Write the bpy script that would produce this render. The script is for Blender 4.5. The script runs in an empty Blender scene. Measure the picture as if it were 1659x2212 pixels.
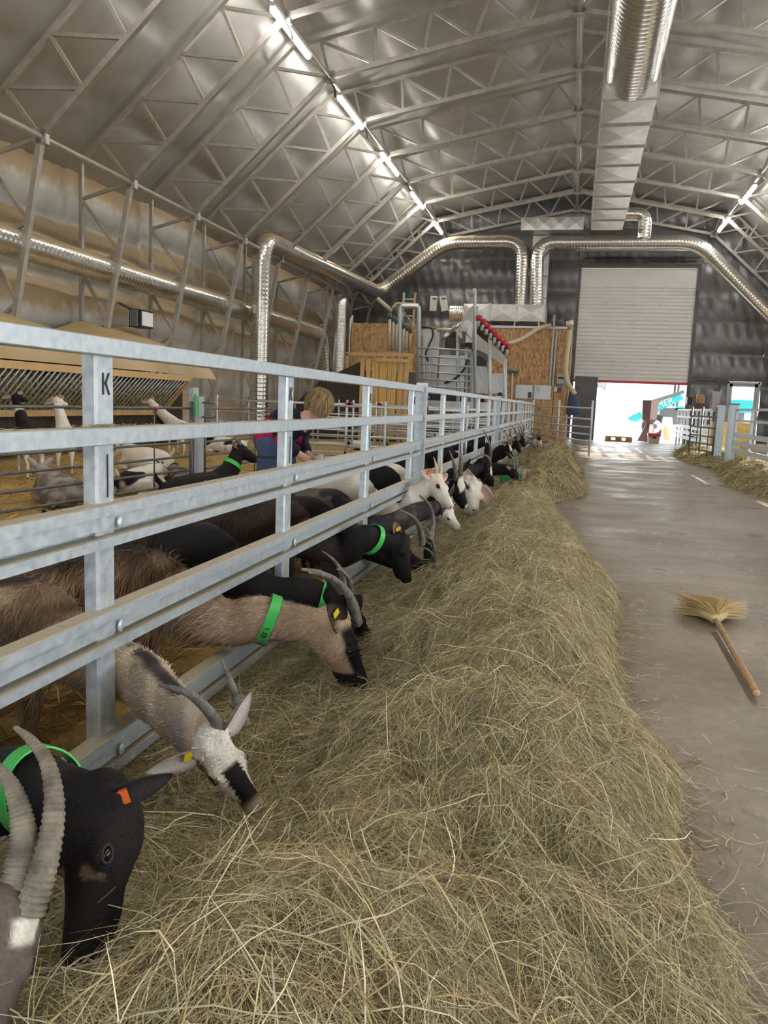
import bpy, bmesh, math, random
import numpy as np
from mathutils import Vector, Matrix
random.seed(7); rng = np.random.default_rng(11)
SC = bpy.context.scene
COL = SC.collection
# ---------------------------------------------------------------- camera
IW, IH = 1659, 2212
CX, CY, FPX = IW/2, IH/2, 1700.0
CAMH = 1.25
ROLL = 0.041
VPX, VPY = 1241.0, 884.0
_y = np.array([(VPX-CX)/FPX, -(VPY-CY)/FPX, -1.0]); _y /= np.linalg.norm(_y)
_s, _c = math.sin(ROLL), math.cos(ROLL)
_u = np.array([_s, _c, -(_s*_y[0]+_c*_y[1])/_y[2]]); _u /= np.linalg.norm(_u)
_x = np.cross(_y, _u)
RW = np.array([_x, _y, _u])
CAMP = np.array([0.0, 0.0, CAMH])
cam_d = bpy.data.cameras.new('camera'); cam = bpy.data.objects.new('camera', cam_d); COL.objects.link(cam)
cam_d.sensor_fit = 'VERTICAL'; cam_d.sensor_height = 36.0; cam_d.lens = FPX/IH*36.0
cam_d.clip_start = 0.05; cam_d.clip_end = 400
cam.matrix_world = Matrix([[*RW[0], 0], [*RW[1], 0], [*RW[2], CAMH], [0, 0, 0, 1]])
SC.camera = cam
def P(px, py, X=None, Y=None, Z=None):
    d = RW @ np.array([(px-CX)/FPX, -(py-CY)/FPX, -1.0])
    if X is not None: t = X/d[0]
    elif Y is not None: t = Y/d[1]
    else: t = (Z-CAMH)/d[2]
    return CAMP + t*d
# ---------------------------------------------------------------- world, sun, exposure
W = bpy.data.worlds.new('world'); SC.world = W; W.use_nodes = True
wn = W.node_tree; bgn = wn.nodes['Background']
sky = wn.nodes.new('ShaderNodeTexSky'); sky.sky_type = 'HOSEK_WILKIE'; sky.turbidity = 4.0; sky.ground_albedo = 0.6
sky.sun_direction = Vector((0.80, 0.10, 0.42)).normalized()
mixw = wn.nodes.new('ShaderNodeMix'); mixw.data_type = 'RGBA'; mixw.inputs[0].default_value = 0.45
mixw.inputs[7].default_value = (0.95, 0.97, 1.0, 1)
wn.links.new(sky.outputs[0], mixw.inputs[6]); wn.links.new(mixw.outputs[2], bgn.inputs[0])
bgn.inputs[1].default_value = 6.5
sun_d = bpy.data.lights.new('sun', 'SUN'); sun_d.energy = 16.0; sun_d.angle = math.radians(0.6); sun_d.color = (1.0, 0.95, 0.86)
sun = bpy.data.objects.new('sun_offscreen', sun_d); COL.objects.link(sun)
SUNV = Vector((0.80, 0.10, 0.42)).normalized()
sun.rotation_euler = SUNV.to_track_quat('Z', 'Y').to_euler()
vs = SC.view_settings; vs.view_transform = 'Standard'; vs.look = 'None'; vs.gamma = 1.0; vs.use_curve_mapping = False
vs.exposure = 0.5
# ---------------------------------------------------------------- helpers: objects
def top_offset(o):
    v = Vector((0, 0, 0))
    while o is not None: v = v + o.location; o = o.parent
    return v
def thing(name, label, cat, loc=(0, 0, 0), group=None):
    o = bpy.data.objects.new(name, None); COL.objects.link(o); o.location = Vector([float(q) for q in loc])
    o.empty_display_size = 0.1
    o['label'] = label; o['category'] = cat
    if group: o['group'] = group
    return o
def tag(o, label, cat, group=None):
    o['label'] = label; o['category'] = cat
    if group: o['group'] = group
    return o
def copy_tree(o, offset=None, parent=None, label=None):
    c = o.copy(); COL.objects.link(c); c.parent = parent
    if offset is not None: c.location = o.location + Vector(offset)
    if label: c['label'] = label
    for ch in list(o.children): copy_tree(ch, None, c)
    return c
def obj_from(name, me, mat=None, parent=None, kind=None, label=None, smooth=False):
    o = bpy.data.objects.new(name, me); COL.objects.link(o)
    if mat is not None:
        for m in (mat if isinstance(mat, (list, tuple)) else [mat]): me.materials.append(m)
    if parent is not None:
        off = top_offset(parent); me.transform(Matrix.Translation(-off)); o.parent = parent
    if smooth: me.polygons.foreach_set('use_smooth', [True]*len(me.polygons))
    if kind: o['kind'] = kind
    if label: o['label'] = label
    me.update()
    return o
class MB:
    def __init__(s): s.v = []; s.f = []; s.m = []; s.mi = 0
    def add(s, vs_, fs):
        b = len(s.v); s.v.extend([tuple(float(q) for q in p) for p in vs_])
        for f_ in fs: s.f.append([b+i for i in f_]); s.m.append(s.mi)
    def box(s, lo, hi):
        x0, y0, z0 = lo; x1, y1, z1 = hi
        s.add([(x0,y0,z0),(x1,y0,z0),(x1,y1,z0),(x0,y1,z0),(x0,y0,z1),(x1,y0,z1),(x1,y1,z1),(x0,y1,z1)],
              [(0,3,2,1),(4,5,6,7),(0,1,5,4),(1,2,6,5),(2,3,7,6),(3,0,4,7)]); return s
    def beam(s, p, q, w, h, up=(0,0,1)):
        p = np.array(p, float); q = np.array(q, float); d = q-p; d = d/np.linalg.norm(d)
        up = np.array(up, float)
        if abs(d@up) > 0.98: up = np.array([1.0, 0, 0]) if abs(d[0]) < .9 else np.array([0, 1.0, 0])
        a = np.cross(d, up); a /= np.linalg.norm(a); b = np.cross(a, d)
        vs_ = []
        for c in (p, q):
            for i, j in ((-1,-1),(1,-1),(1,1),(-1,1)): vs_.append(c + a*i*w/2 + b*j*h/2)
        s.add(vs_, [(0,1,2,3),(7,6,5,4),(0,4,5,1),(1,5,6,2),(2,6,7,3),(3,7,4,0)]); return s
    def tube(s, pts, r, n=10, cap=True, up=(0,0,1), r2=None, twist=None):
        pts = np.array(pts, float); k = len(pts)
        r = np.full(k, r, float) if np.isscalar(r) else np.array(r, float)
        r2 = r if r2 is None else (np.full(k, r2, float) if np.isscalar(r2) else np.array(r2, float))
        T = np.zeros_like(pts); T[1:-1] = pts[2:]-pts[:-2]; T[0] = pts[1]-pts[0]; T[-1] = pts[-1]-pts[-2]
        T /= np.maximum(np.linalg.norm(T, axis=1, keepdims=True), 1e-9)
        a = np.cross(T[0], np.array(up, float))
        if np.linalg.norm(a) < 1e-3: a = np.cross(T[0], np.array([1.0, 0.13, 0]))
        a /= np.linalg.norm(a)
        b0 = len(s.v); ang = np.linspace(0, 2*math.pi, n, endpoint=False)
        for i in range(k):
            a = a - T[i]*(a@T[i]); a /= np.linalg.norm(a); bb = np.cross(a, T[i])
            ring = pts[i] + np.outer(np.cos(ang)*r[i], a) + np.outer(np.sin(ang)*r2[i], bb)
            s.v.extend(map(tuple, ring))
        for i in range(k-1):
            for j in range(n):
                j2 = (j+1) % n
                s.f.append([b0+i*n+j, b0+i*n+j2, b0+(i+1)*n+j2, b0+(i+1)*n+j]); s.m.append(s.mi)
        if cap:
            s.f.append([b0+j for j in reversed(range(n))]); s.m.append(s.mi)
            s.f.append([b0+(k-1)*n+j for j in range(n)]); s.m.append(s.mi)
        return s
    def sweep(s, pts, rw, rh, up, n=18, sub=5, round_ends=True):
        """elliptical tube through control points; up = reference up for the section's height axis"""
        pts = np.array(pts, float); t = np.arange(len(pts)); m = (len(pts)-1)*sub+1; tt = np.linspace(0, len(pts)-1, m)
        C = catmull(pts, tt); w = np.interp(tt, t, rw); h = np.interp(tt, t, rh)
        if round_ends:
            T0 = C[0]-C[1]; T0 /= np.linalg.norm(T0); T1 = C[-1]-C[-2]; T1 /= np.linalg.norm(T1)
            a0 = min(w[0], h[0])*.6; a1 = min(w[-1], h[-1])*.6
            C = np.vstack([C[0]+T0*a0, C[0]+T0*a0*.8, C[0]+T0*a0*.45, C, C[-1]+T1*a1*.45, C[-1]+T1*a1*.8, C[-1]+T1*a1])
            e = np.array([.12, .6, .9]); w = np.r_[w[0]*e, w, w[-1]*e[::-1]]; h = np.r_[h[0]*e, h, h[-1]*e[::-1]]
        k = len(C); T = np.gradient(C, axis=0); T /= np.maximum(np.linalg.norm(T, axis=1, keepdims=True), 1e-9)
        up = np.array(up, float); b0 = len(s.v); ang = np.linspace(0, 2*math.pi, n, endpoint=False); pa = None
        for i in range(k):
            a = np.cross(T[i], up); l = np.linalg.norm(a)
            a = pa if l < .05 and pa is not None else a/max(l, 1e-6)
            a = a - T[i]*(a@T[i]); a /= np.linalg.norm(a); pa = a; b = np.cross(a, T[i])
            s.v.extend(map(tuple, C[i] + np.outer(np.cos(ang)*w[i], a) + np.outer(np.sin(ang)*h[i], b)))
        for i in range(k-1):
            for j in range(n):
                j2 = (j+1) % n; s.f.append([b0+i*n+j, b0+i*n+j2, b0+(i+1)*n+j2, b0+(i+1)*n+j]); s.m.append(s.mi)
        s.f.append([b0+j for j in reversed(range(n))]); s.m.append(s.mi)
        s.f.append([b0+(k-1)*n+j for j in range(n)]); s.m.append(s.mi)
        return s
    def ell(s, c, ax, nu=14, nv=9):
        """ellipsoid; ax = three axis vectors (with length)"""
        c = np.array(c, float); A = np.array(ax, float); vs_ = [c+A[2]]
        for i in range(1, nv):
            th = math.pi*i/nv
            for j in range(nu):
                ph = 2*math.pi*j/nu; vs_.append(c + A[0]*math.sin(th)*math.cos(ph) + A[1]*math.sin(th)*math.sin(ph) + A[2]*math.cos(th))
        vs_.append(c-A[2]); fs = []
        for j in range(nu): fs.append((0, 1+j, 1+(j+1) % nu))
        for i in range(nv-2):
            for j in range(nu):
                j2 = (j+1) % nu; fs.append((1+i*nu+j, 1+(i+1)*nu+j, 1+(i+1)*nu+j2, 1+i*nu+j2))
        e = len(vs_)-1
        for j in range(nu): fs.append((e, 1+(nv-2)*nu+(j+1) % nu, 1+(nv-2)*nu+j))
        s.add(vs_, fs); return s
    def extrude(s, poly, fn0, fn1):
        """poly: 2D points; fn0/fn1 map (a,b)->3D at the two ends"""
        n = len(poly); vs_ = [fn0(*p) for p in poly]+[fn1(*p) for p in poly]
        s.add(vs_, [tuple(reversed(range(n))), tuple(range(n, 2*n))]+[(i, (i+1) % n, n+(i+1) % n, n+i) for i in range(n)]); return s
    def mesh(s, name):
        me = bpy.data.meshes.new(name); me.from_pydata(s.v, [], s.f)
        if any(s.m): me.polygons.foreach_set('material_index', s.m)
        return me
    def build(s, name, mat=None, parent=None, smooth=False, kind=None, label=None, fix=True):
        me = s.mesh(name)
        if fix:
            bm = bmesh.new(); bm.from_mesh(me); bmesh.ops.recalc_face_normals(bm, faces=bm.faces); bm.to_mesh(me); bm.free()
        return obj_from(name, me, mat, parent, kind, label, smooth)
def catmull(pts, tt):
    pts = np.asarray(pts, float); n = len(pts); out = np.zeros((len(tt), pts.shape[1]))
    for k, t in enumerate(tt):
        i = min(int(t), n-2); u = t-i
        p1, p2 = pts[i], pts[i+1]; p0 = pts[i-1] if i > 0 else 2*p1-p2; p3 = pts[i+2] if i+2 < n else 2*p2-p1
        out[k] = .5*((2*p1)+(-p0+p2)*u+(2*p0-5*p1+4*p2-p3)*u*u+(-p0+3*p1-3*p2+p3)*u**3)
    return out
def smooth_path(pts, sub=8):
    pts = np.array(pts, float); return catmull(pts, np.linspace(0, len(pts)-1, (len(pts)-1)*sub+1))
def fillet(pts, rad, seg=6):
    """polyline with rounded corners"""
    pts = [np.array(p, float) for p in pts]; out = [pts[0]]
    for i in range(1, len(pts)-1):
        a, b, c = pts[i-1], pts[i], pts[i+1]; d0 = (a-b); l0 = np.linalg.norm(d0); d1 = (c-b); l1 = np.linalg.norm(d1)
        r = min(rad, l0*.45, l1*.45); p0 = b+d0/l0*r; p1 = b+d1/l1*r
        for k in range(seg+1):
            u = k/seg; out.append((1-u)**2*p0+2*u*(1-u)*b+u*u*p1)
    out.append(pts[-1]); return np.array(out)
def resample(pts, step):
    pts = np.array(pts, float); d = np.r_[0, np.cumsum(np.linalg.norm(np.diff(pts, axis=0), axis=1))]
    n = max(2, int(d[-1]/step)); s = np.linspace(0, d[-1], n); return np.stack([np.interp(s, d, pts[:, i]) for i in range(3)], 1)
def strip_mesh(name, V, F, colors=None, cname='tint'):
    """fast mesh of quads: V (n,3), F (m,4)"""
    me = bpy.data.meshes.new(name); n, m = len(V), len(F)
    me.vertices.add(n); me.vertices.foreach_set('co', np.asarray(V, np.float32).ravel())
    me.loops.add(m*4); me.loops.foreach_set('vertex_index', np.asarray(F, np.int32).ravel())
    me.polygons.add(m); me.polygons.foreach_set('loop_start', np.arange(0, m*4, 4, dtype=np.int32))
    me.update(calc_edges=True)
    if colors is not None:
        at = me.color_attributes.new(cname, 'FLOAT_COLOR', 'POINT')
        at.data.foreach_set('color', np.c_[colors, np.ones(n)].astype(np.float32).ravel())
    return me
def text_mesh(txt, size, depth=0.002):
    cu = bpy.data.curves.new('t', 'FONT'); cu.body = txt; cu.size = size; cu.extrude = depth; cu.align_x = 'CENTER'; cu.align_y = 'CENTER'
    o = bpy.data.objects.new('t', cu); COL.objects.link(o); dg = bpy.context.evaluated_depsgraph_get()
    me = bpy.data.meshes.new_from_object(o.evaluated_get(dg)); bpy.data.objects.remove(o); return me
# ---------------------------------------------------------------- helpers: materials
def new_mat(name):
    m = bpy.data.materials.new(name); m.use_nodes = True; nt = m.node_tree; return m, nt, nt.nodes['Principled BSDF']
def node(nt, t, **kw):
    n = nt.nodes.new(t)
    for k, v in kw.items(): setattr(n, k, v)
    return n
def mk(name, c1, c2=None, scale=8.0, rough=.6, metal=0.0, bump=0.0, bscale=None, stretch=(1, 1, 1), detail=5, rvar=0.0, dust=None, dust_lo=.55, sheen=0, coords='Object', trans=0, spec=None, lohi=(.35, .65)):
    m, nt, b = new_mat(name); L = nt.links.new
    b.inputs['Roughness'].default_value = rough; b.inputs['Metallic'].default_value = metal
    if spec is not None: b.inputs['Specular IOR Level'].default_value = spec
    if sheen: b.inputs['Sheen Weight'].default_value = sheen
    tc = node(nt, 'ShaderNodeTexCoord'); mp = node(nt, 'ShaderNodeMapping'); mp.inputs['Scale'].default_value = stretch
    L(tc.outputs[coords], mp.inputs[0])
    nz = node(nt, 'ShaderNodeTexNoise'); nz.inputs['Scale'].default_value = scale; nz.inputs['Detail'].default_value = detail; L(mp.outputs[0], nz.inputs['Vector'])
    out = None
    if c2 is not None:
        mr = node(nt, 'ShaderNodeMapRange'); mr.inputs[1].default_value, mr.inputs[2].default_value = lohi; L(nz.outputs['Fac'], mr.inputs[0])
        mx = node(nt, 'ShaderNodeMix', data_type='RGBA'); mx.inputs[6].default_value = (*c1, 1); mx.inputs[7].default_value = (*c2, 1); L(mr.outputs[0], mx.inputs[0]); out = mx.outputs[2]
    if dust is not None:
        ge = node(nt, 'ShaderNodeNewGeometry'); sx = node(nt, 'ShaderNodeSeparateXYZ'); L(ge.outputs['Normal'], sx.inputs[0])
        n2 = node(nt, 'ShaderNodeTexNoise'); n2.inputs['Scale'].default_value = 5; n2.inputs['Detail'].default_value = 6; L(tc.outputs[coords], n2.inputs['Vector'])
        ad = node(nt, 'ShaderNodeMath', operation='MULTIPLY_ADD'); L(n2.outputs['Fac'], ad.inputs[0]); ad.inputs[1].default_value = .5; L(sx.outputs[2], ad.inputs[2])
        m2 = node(nt, 'ShaderNodeMapRange'); m2.inputs[1].default_value = dust_lo+.15; m2.inputs[2].default_value = dust_lo+.45; L(ad.outputs[0], m2.inputs[0])
        mx2 = node(nt, 'ShaderNodeMix', data_type='RGBA'); mx2.inputs[7].default_value = (*dust, 1)
        if out is not None: L(out, mx2.inputs[6])
        else: mx2.inputs[6].default_value = (*c1, 1)
        L(m2.outputs[0], mx2.inputs[0]); out = mx2.outputs[2]
        if metal:
            mm = node(nt, 'ShaderNodeMapRange'); mm.inputs[3].default_value = metal; mm.inputs[4].default_value = 0; L(m2.outputs[0], mm.inputs[0]); L(mm.outputs[0], b.inputs['Metallic'])
    if out is not None: L(out, b.inputs['Base Color'])
    else: b.inputs['Base Color'].default_value = (*c1, 1)
    if rvar:
        rr = node(nt, 'ShaderNodeMapRange'); rr.inputs[1].default_value = .3; rr.inputs[2].default_value = .7; rr.inputs[3].default_value = max(.02, rough-rvar); rr.inputs[4].default_value = min(1, rough+rvar); L(nz.outputs['Fac'], rr.inputs[0]); L(rr.outputs[0], b.inputs['Roughness'])
    if bump:
        nb = node(nt, 'ShaderNodeTexNoise'); nb.inputs['Scale'].default_value = bscale or scale*4; nb.inputs['Detail'].default_value = 4; L(mp.outputs[0], nb.inputs['Vector'])
        bp = node(nt, 'ShaderNodeBump'); bp.inputs['Strength'].default_value = bump; bp.inputs['Distance'].default_value = .02; L(nb.outputs['Fac'], bp.inputs['Height']); L(bp.outputs[0], b.inputs['Normal'])
    return m
def mk_attr(name, attr='tint', rough=.8, nscale=60, namp=.35, sheen=0, bump=.0, spec=.3, trans=0):
    m, nt, b = new_mat(name); L = nt.links.new
    at = node(nt, 'ShaderNodeAttribute', attribute_name=attr); b.inputs['Roughness'].default_value = rough; b.inputs['Specular IOR Level'].default_value = spec
    if namp:
        tc = node(nt, 'ShaderNodeTexCoord'); nz = node(nt, 'ShaderNodeTexNoise'); nz.inputs['Scale'].default_value = nscale; nz.inputs['Detail'].default_value = 4; L(tc.outputs['Object'], nz.inputs['Vector'])
        mr = node(nt, 'ShaderNodeMapRange'); mr.inputs[1].default_value = .3; mr.inputs[2].default_value = .7; mr.inputs[3].default_value = 1-namp; mr.inputs[4].default_value = 1+namp; L(nz.outputs['Fac'], mr.inputs[0])
        vm = node(nt, 'ShaderNodeVectorMath', operation='SCALE'); L(at.outputs['Color'], vm.inputs[0]); L(mr.outputs[0], vm.inputs['Scale']); L(vm.outputs[0], b.inputs['Base Color'])
        if bump:
            bp = node(nt, 'ShaderNodeBump'); bp.inputs['Strength'].default_value = bump; bp.inputs['Distance'].default_value = .01; L(nz.outputs['Fac'], bp.inputs['Height']); L(bp.outputs[0], b.inputs['Normal'])
    else: L(at.outputs['Color'], b.inputs['Base Color'])
    if sheen: b.inputs['Sheen Weight'].default_value = sheen; b.inputs['Sheen Roughness'].default_value = .4
    return m
def emis(name, col, st):
    m, nt, b = new_mat(name); b.inputs['Base Color'].default_value = (*col, 1); b.inputs['Emission Color'].default_value = (*col, 1); b.inputs['Emission Strength'].default_value = st; return m
DUST = (.33, .26, .15)
M = dict(
    galv=mk('galvanised_steel', (.47, .55, .62), (.60, .67, .73), scale=30, rough=.42, metal=.5, rvar=.1, dust=(.40, .35, .26), dust_lo=.66),
    galvc=mk('galvanised_steel_clean', (.48, .55, .61), (.62, .68, .73), scale=30, rough=.4, metal=.5, rvar=.1),
    truss=mk('truss_steel', (.40, .39, .36), (.50, .48, .44), scale=6, rough=.5, metal=.55, dust=(.36, .28, .17), dust_lo=.35),
    dark_steel=mk('dark_hurdle_steel', (.13, .14, .15), (.2, .2, .2), scale=15, rough=.5, metal=.6),
    duct=mk('spiral_duct_steel', (.58, .57, .54), (.68, .67, .64), scale=5, rough=.24, metal=.95, dust=(.40, .30, .17), dust_lo=.42),
    ductc=mk('spiral_duct_steel_clean', (.62, .62, .60), (.72, .72, .70), scale=5, rough=.24, metal=.95),
    rduct=mk('sheet_duct', (.60, .61, .61), (.72, .73, .73), scale=4, rough=.36, metal=.7, dust=(.4, .34, .24), dust_lo=.6),
    foil=mk('foil_wrap', (.7, .7, .69), rough=.2, metal=.95, bump=.9, scale=6, bscale=22),
    wood=mk('pine_wood', (.56, .36, .16), (.66, .45, .23), scale=4, rough=.6, stretch=(8, 8, .6), bump=.1),
    woody=mk('yellow_ply', (.62, .40, .12), (.68, .46, .17), scale=3, rough=.5),
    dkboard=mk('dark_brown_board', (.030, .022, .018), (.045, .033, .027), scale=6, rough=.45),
    black=mk('black_plastic', (.02, .02, .022), rough=.5),
    white=mk('white_paint', (.72, .72, .70), rough=.5),
    grey=mk('grey_plastic', (.45, .46, .47), rough=.5),
    dgrey=mk('dark_grey_panel', (.085, .085, .09), (.11, .11, .115), scale=3, rough=.5),
    green=mk('green_plastic', (.05, .50, .09), (.06, .56, .11), scale=9, rough=.35),
    red=mk('red_plastic', (.55, .03, .04), rough=.4),
    orange=mk('orange_plastic', (.85, .16, .04), rough=.45),
    yellow=mk('yellow_plastic', (.85, .68, .03), rough=.45),
    blue=mk('blue_cloth', (.04, .07, .16), rough=.8),
    rubber=mk('black_rubber', (.025, .024, .023), rough=.6),
    hose=mk('cream_hose', (.55, .50, .36), rough=.5),
    horn=mk('horn_dark', (.085, .078, .07), (.20, .185, .165), scale=30, rough=.5, bump=.25, bscale=140),
    hornl=mk('horn_pale', (.42, .33, .22), (.55, .45, .32), scale=14, rough=.5, bump=.2, bscale=80),
    horng=mk('horn_grey_brown', (.11, .092, .07), (.25, .215, .165), scale=26, rough=.5, bump=.3, bscale=120),
    hoof=mk('hoof', (.06, .05, .04), rough=.6),
    coat=mk_attr('goat_coat', 'coat', rough=.7, nscale=170, namp=.16, bump=.3, sheen=0, spec=.16),
    hair=mk_attr('goat_hair', 'tint', rough=.6, namp=0, spec=.2),
    eyeb=mk('eye_dark', (.012, .010, .010), rough=.08),
    hay=mk_attr('hay_strands', 'tint', rough=.65, namp=0, spec=.25),
    skin=mk('skin', (.62, .36, .27), (.68, .42, .32), scale=12, rough=.5),
)
def osb_mat():
    m, nt, b = new_mat('osb_board'); L = nt.links.new; b.inputs['Roughness'].default_value = .6
    tc = node(nt, 'ShaderNodeTexCoord'); col = None
    mp = node(nt, 'ShaderNodeMapping'); mp.inputs['Scale'].default_value = (14, 14, 5); L(tc.outputs['Object'], mp.inputs[0])
    vo = node(nt, 'ShaderNodeTexVoronoi'); vo.inputs['Scale'].default_value = 1.6; L(mp.outputs[0], vo.inputs['Vector'])
    sx = node(nt, 'ShaderNodeSeparateColor'); L(vo.outputs['Color'], sx.inputs[0])
    cr = node(nt, 'ShaderNodeValToRGB'); cr.color_ramp.elements[0].color = (.30, .165, .065, 1); cr.color_ramp.elements[1].color = (.60, .39, .19, 1); L(sx.outputs[0], cr.inputs[0]); L(cr.outputs[0], b.inputs['Base Color'])
    return m
M['osb'] = osb_mat()
# ================================================================ STRUCTURE
XC = -0.48                              # barn centre line
BACK, FRONT = 34.7, -7.0
INNER = [(-10.05, 0.0), (-8.98, 5.39), (-5.77, 8.27), (XC, 9.28)]
OUTER = [(-10.18, 0.0), (-10.10, 5.82), (-6.61, 8.91), (XC, 10.08)]
def mir(p): return (2*XC-p[0], p[1])
def roof_z(x):
    x = XC-abs(x-XC); xs = [-10.6, -6.66, XC]; zs = [5.55, 9.02, 10.2]
    return float(np.interp(x, xs, zs))
def struct(o): o['kind'] = 'structure'; return o
# --- floor of concrete
def floor_mat():
    m, nt, b = new_mat('worn_concrete'); L = nt.links.new
    tc = node(nt, 'ShaderNodeTexCoord')
    n1 = node(nt, 'ShaderNodeTexNoise'); n1.inputs['Scale'].default_value = .9; n1.inputs['Detail'].default_value = 8; L(tc.outputs['Object'], n1.inputs['Vector'])
    n2 = node(nt, 'ShaderNodeTexNoise'); n2.inputs['Scale'].default_value = 14; n2.inputs['Detail'].default_value = 8; n2.inputs['Roughness'].default_value = .7; L(tc.outputs['Object'], n2.inputs['Vector'])
    cr = node(nt, 'ShaderNodeValToRGB'); e = cr.color_ramp.elements; e[0].position = .3; e[0].color = (.17, .130, .098, 1); e[1].position = .72; e[1].color = (.27, .218, .168, 1); L(n1.outputs['Fac'], cr.inputs[0])
    mr = node(nt, 'ShaderNodeMapRange'); mr.inputs[1].default_value = .45; mr.inputs[2].default_value = .75; mr.inputs[3].default_value = .9; mr.inputs[4].default_value = 1.35; L(n2.outputs['Fac'], mr.inputs[0])
    vm = node(nt, 'ShaderNodeVectorMath', operation='SCALE'); L(cr.outputs[0], vm.inputs[0]); L(mr.outputs[0], vm.inputs['Scale']); L(vm.outputs[0], b.inputs['Base Color'])
    mp = node(nt, 'ShaderNodeMapping'); mp.inputs['Scale'].default_value = (1.0, 1.3, 1); L(tc.outputs['Object'], mp.inputs[0])
    n3 = node(nt, 'ShaderNodeTexNoise'); n3.inputs['Scale'].default_value = 1.1; n3.inputs['Detail'].default_value = 7; L(mp.outputs[0], n3.inputs['Vector'])
    rr = node(nt, 'ShaderNodeMapRange'); rr.inputs[1].default_value = .35; rr.inputs[2].default_value = .65; rr.inputs[3].default_value = .24; rr.inputs[4].default_value = .48; L(n3.outputs['Fac'], rr.inputs[0]); L(rr.outputs[0], b.inputs['Roughness'])
    bp = node(nt, 'ShaderNodeBump'); bp.inputs['Strength'].default_value = .25; bp.inputs['Distance'].default_value = .01; L(n2.outputs['Fac'], bp.inputs['Height']); L(bp.outputs[0], b.inputs['Normal'])
    return m
struct(MB().box((-10.6, FRONT-.3, -.2), (9.7, BACK+.4, 0)).build('floor', floor_mat()))
# --- quilted foil membranes
def membrane(name, base, metal, rough, wr=.5, wscale=2.5, stretch=(1, 1, 1), dust=None, dlo=.1):
    m = mk(name, base, tuple(q*1.18 for q in base), scale=1.5, rough=rough, metal=metal, bump=wr, bscale=wscale, stretch=stretch, dust=dust, dust_lo=dlo, detail=7)
    return m
M['roofm'] = membrane('silver_roof_membrane', (.40, .40, .395), .62, .40, .55, 2.2)
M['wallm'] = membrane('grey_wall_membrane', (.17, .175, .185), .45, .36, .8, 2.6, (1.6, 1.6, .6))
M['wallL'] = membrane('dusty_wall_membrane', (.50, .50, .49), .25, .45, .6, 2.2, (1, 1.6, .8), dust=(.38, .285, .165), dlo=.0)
def grid_mesh(name, fn, nu, nv, mat, parent=None, kind=None, solid=.03):
    V = np.array([fn(u, v) for v in np.linspace(0, 1, nv+1) for u in np.linspace(0, 1, nu+1)])
    F = [(j*(nu+1)+i, j*(nu+1)+i+1, (j+1)*(nu+1)+i+1, (j+1)*(nu+1)+i) for j in range(nv) for i in range(nu)]
    me = bpy.data.meshes.new(name); me.from_pydata(V.tolist(), [], F)
    return obj_from(name, me, mat, parent, kind, smooth=True)
TY = [12.13+2.757*k for k in range(-6, 9)]
TY = [y for y in TY if FRONT < y < BACK-.3]
_ph = {}
def pillow(y, s, key):
    """inward sag between trusses (along y) and between seams (along s, metres)"""
    k = (y-12.13)/2.757; fy = k-math.floor(k); seam = 1.75; fs = s/seam-math.floor(s/seam); ci = (int(math.floor(k)), int(math.floor(s/seam)), key)
    if ci not in _ph: _ph[ci] = (random.uniform(.6, 1.4), random.uniform(-.5, .5))
    a, b = _ph[ci]
    wy = (4*fy*(1-fy))**.8; ws = (4*fs*(1-fs))**.45
    w = .035*math.sin(14*y+5*s)*(1-wy)**2
    return .17*a*wy*ws*(1+b*(fs-.5)) + w*.5
def roof_fn(side):
    pts = [(-10.6, 5.50), (-6.66, 9.02), (XC, 10.2)]
    l1 = math.dist(pts[0], pts[1]); l2 = math.dist(pts[1], pts[2])
    def fn(u, v):
        y = FRONT+(BACK-FRONT)*u; s = v*(l1+l2)
        if s <= l1: a, b, t = pts[0], pts[1], s/l1
        else: a, b, t = pts[1], pts[2], (s-l1)/l2
        x = a[0]+(b[0]-a[0])*t; z = a[1]+(b[1]-a[1])*t
        dx, dz = b[0]-a[0], b[1]-a[1]; n = math.hypot(dx, dz); nx, nz = dz/n, -dx/n
        p = pillow(y, s, side)+.03
        x += nx*p*.9; z += nz*p*.9
        if side > 0: x = 2*XC-x
        return (x, y, z+.08)
    return fn
ceil = struct(grid_mesh('ceiling', roof_fn(-1), 240, 66, M['roofm']))
grid_mesh('roof_half', roof_fn(1), 240, 66, M['roofm'], ceil)
def wall_fn(x0, sgn, y0, y1, z0, z1, key):
    def fn(u, v):
        y = y0+(y1-y0)*u; z = z0+(z1-z0)*v
        k = (y-12.13)/2.757; fy = k-math.floor(k); t = z/1.18+.12*math.sin(key+math.floor(k)*1.7); fz = t-math.floor(t)
        ci = (int(math.floor(k)), int(math.floor(t)), key, 'w')
        if ci not in _ph: _ph[ci] = (random.uniform(.7, 1.3), 0)
        b = .24*_ph[ci][0]*(4*fy*(1-fy))**.35*(math.sin(math.pi*min(1, fz*1.02))**.75)*(1.25-.5*fz)+.02*math.sin(17*y+3*z)
        return (x0+sgn*b, y, z)
    return fn
XL, XR = -10.45, 2*XC+10.45
wl = struct(grid_mesh('wall_left', wall_fn(XL, 1, FRONT, BACK, 0, 6.05, 1), 230, 62, M['wallL']))
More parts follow.
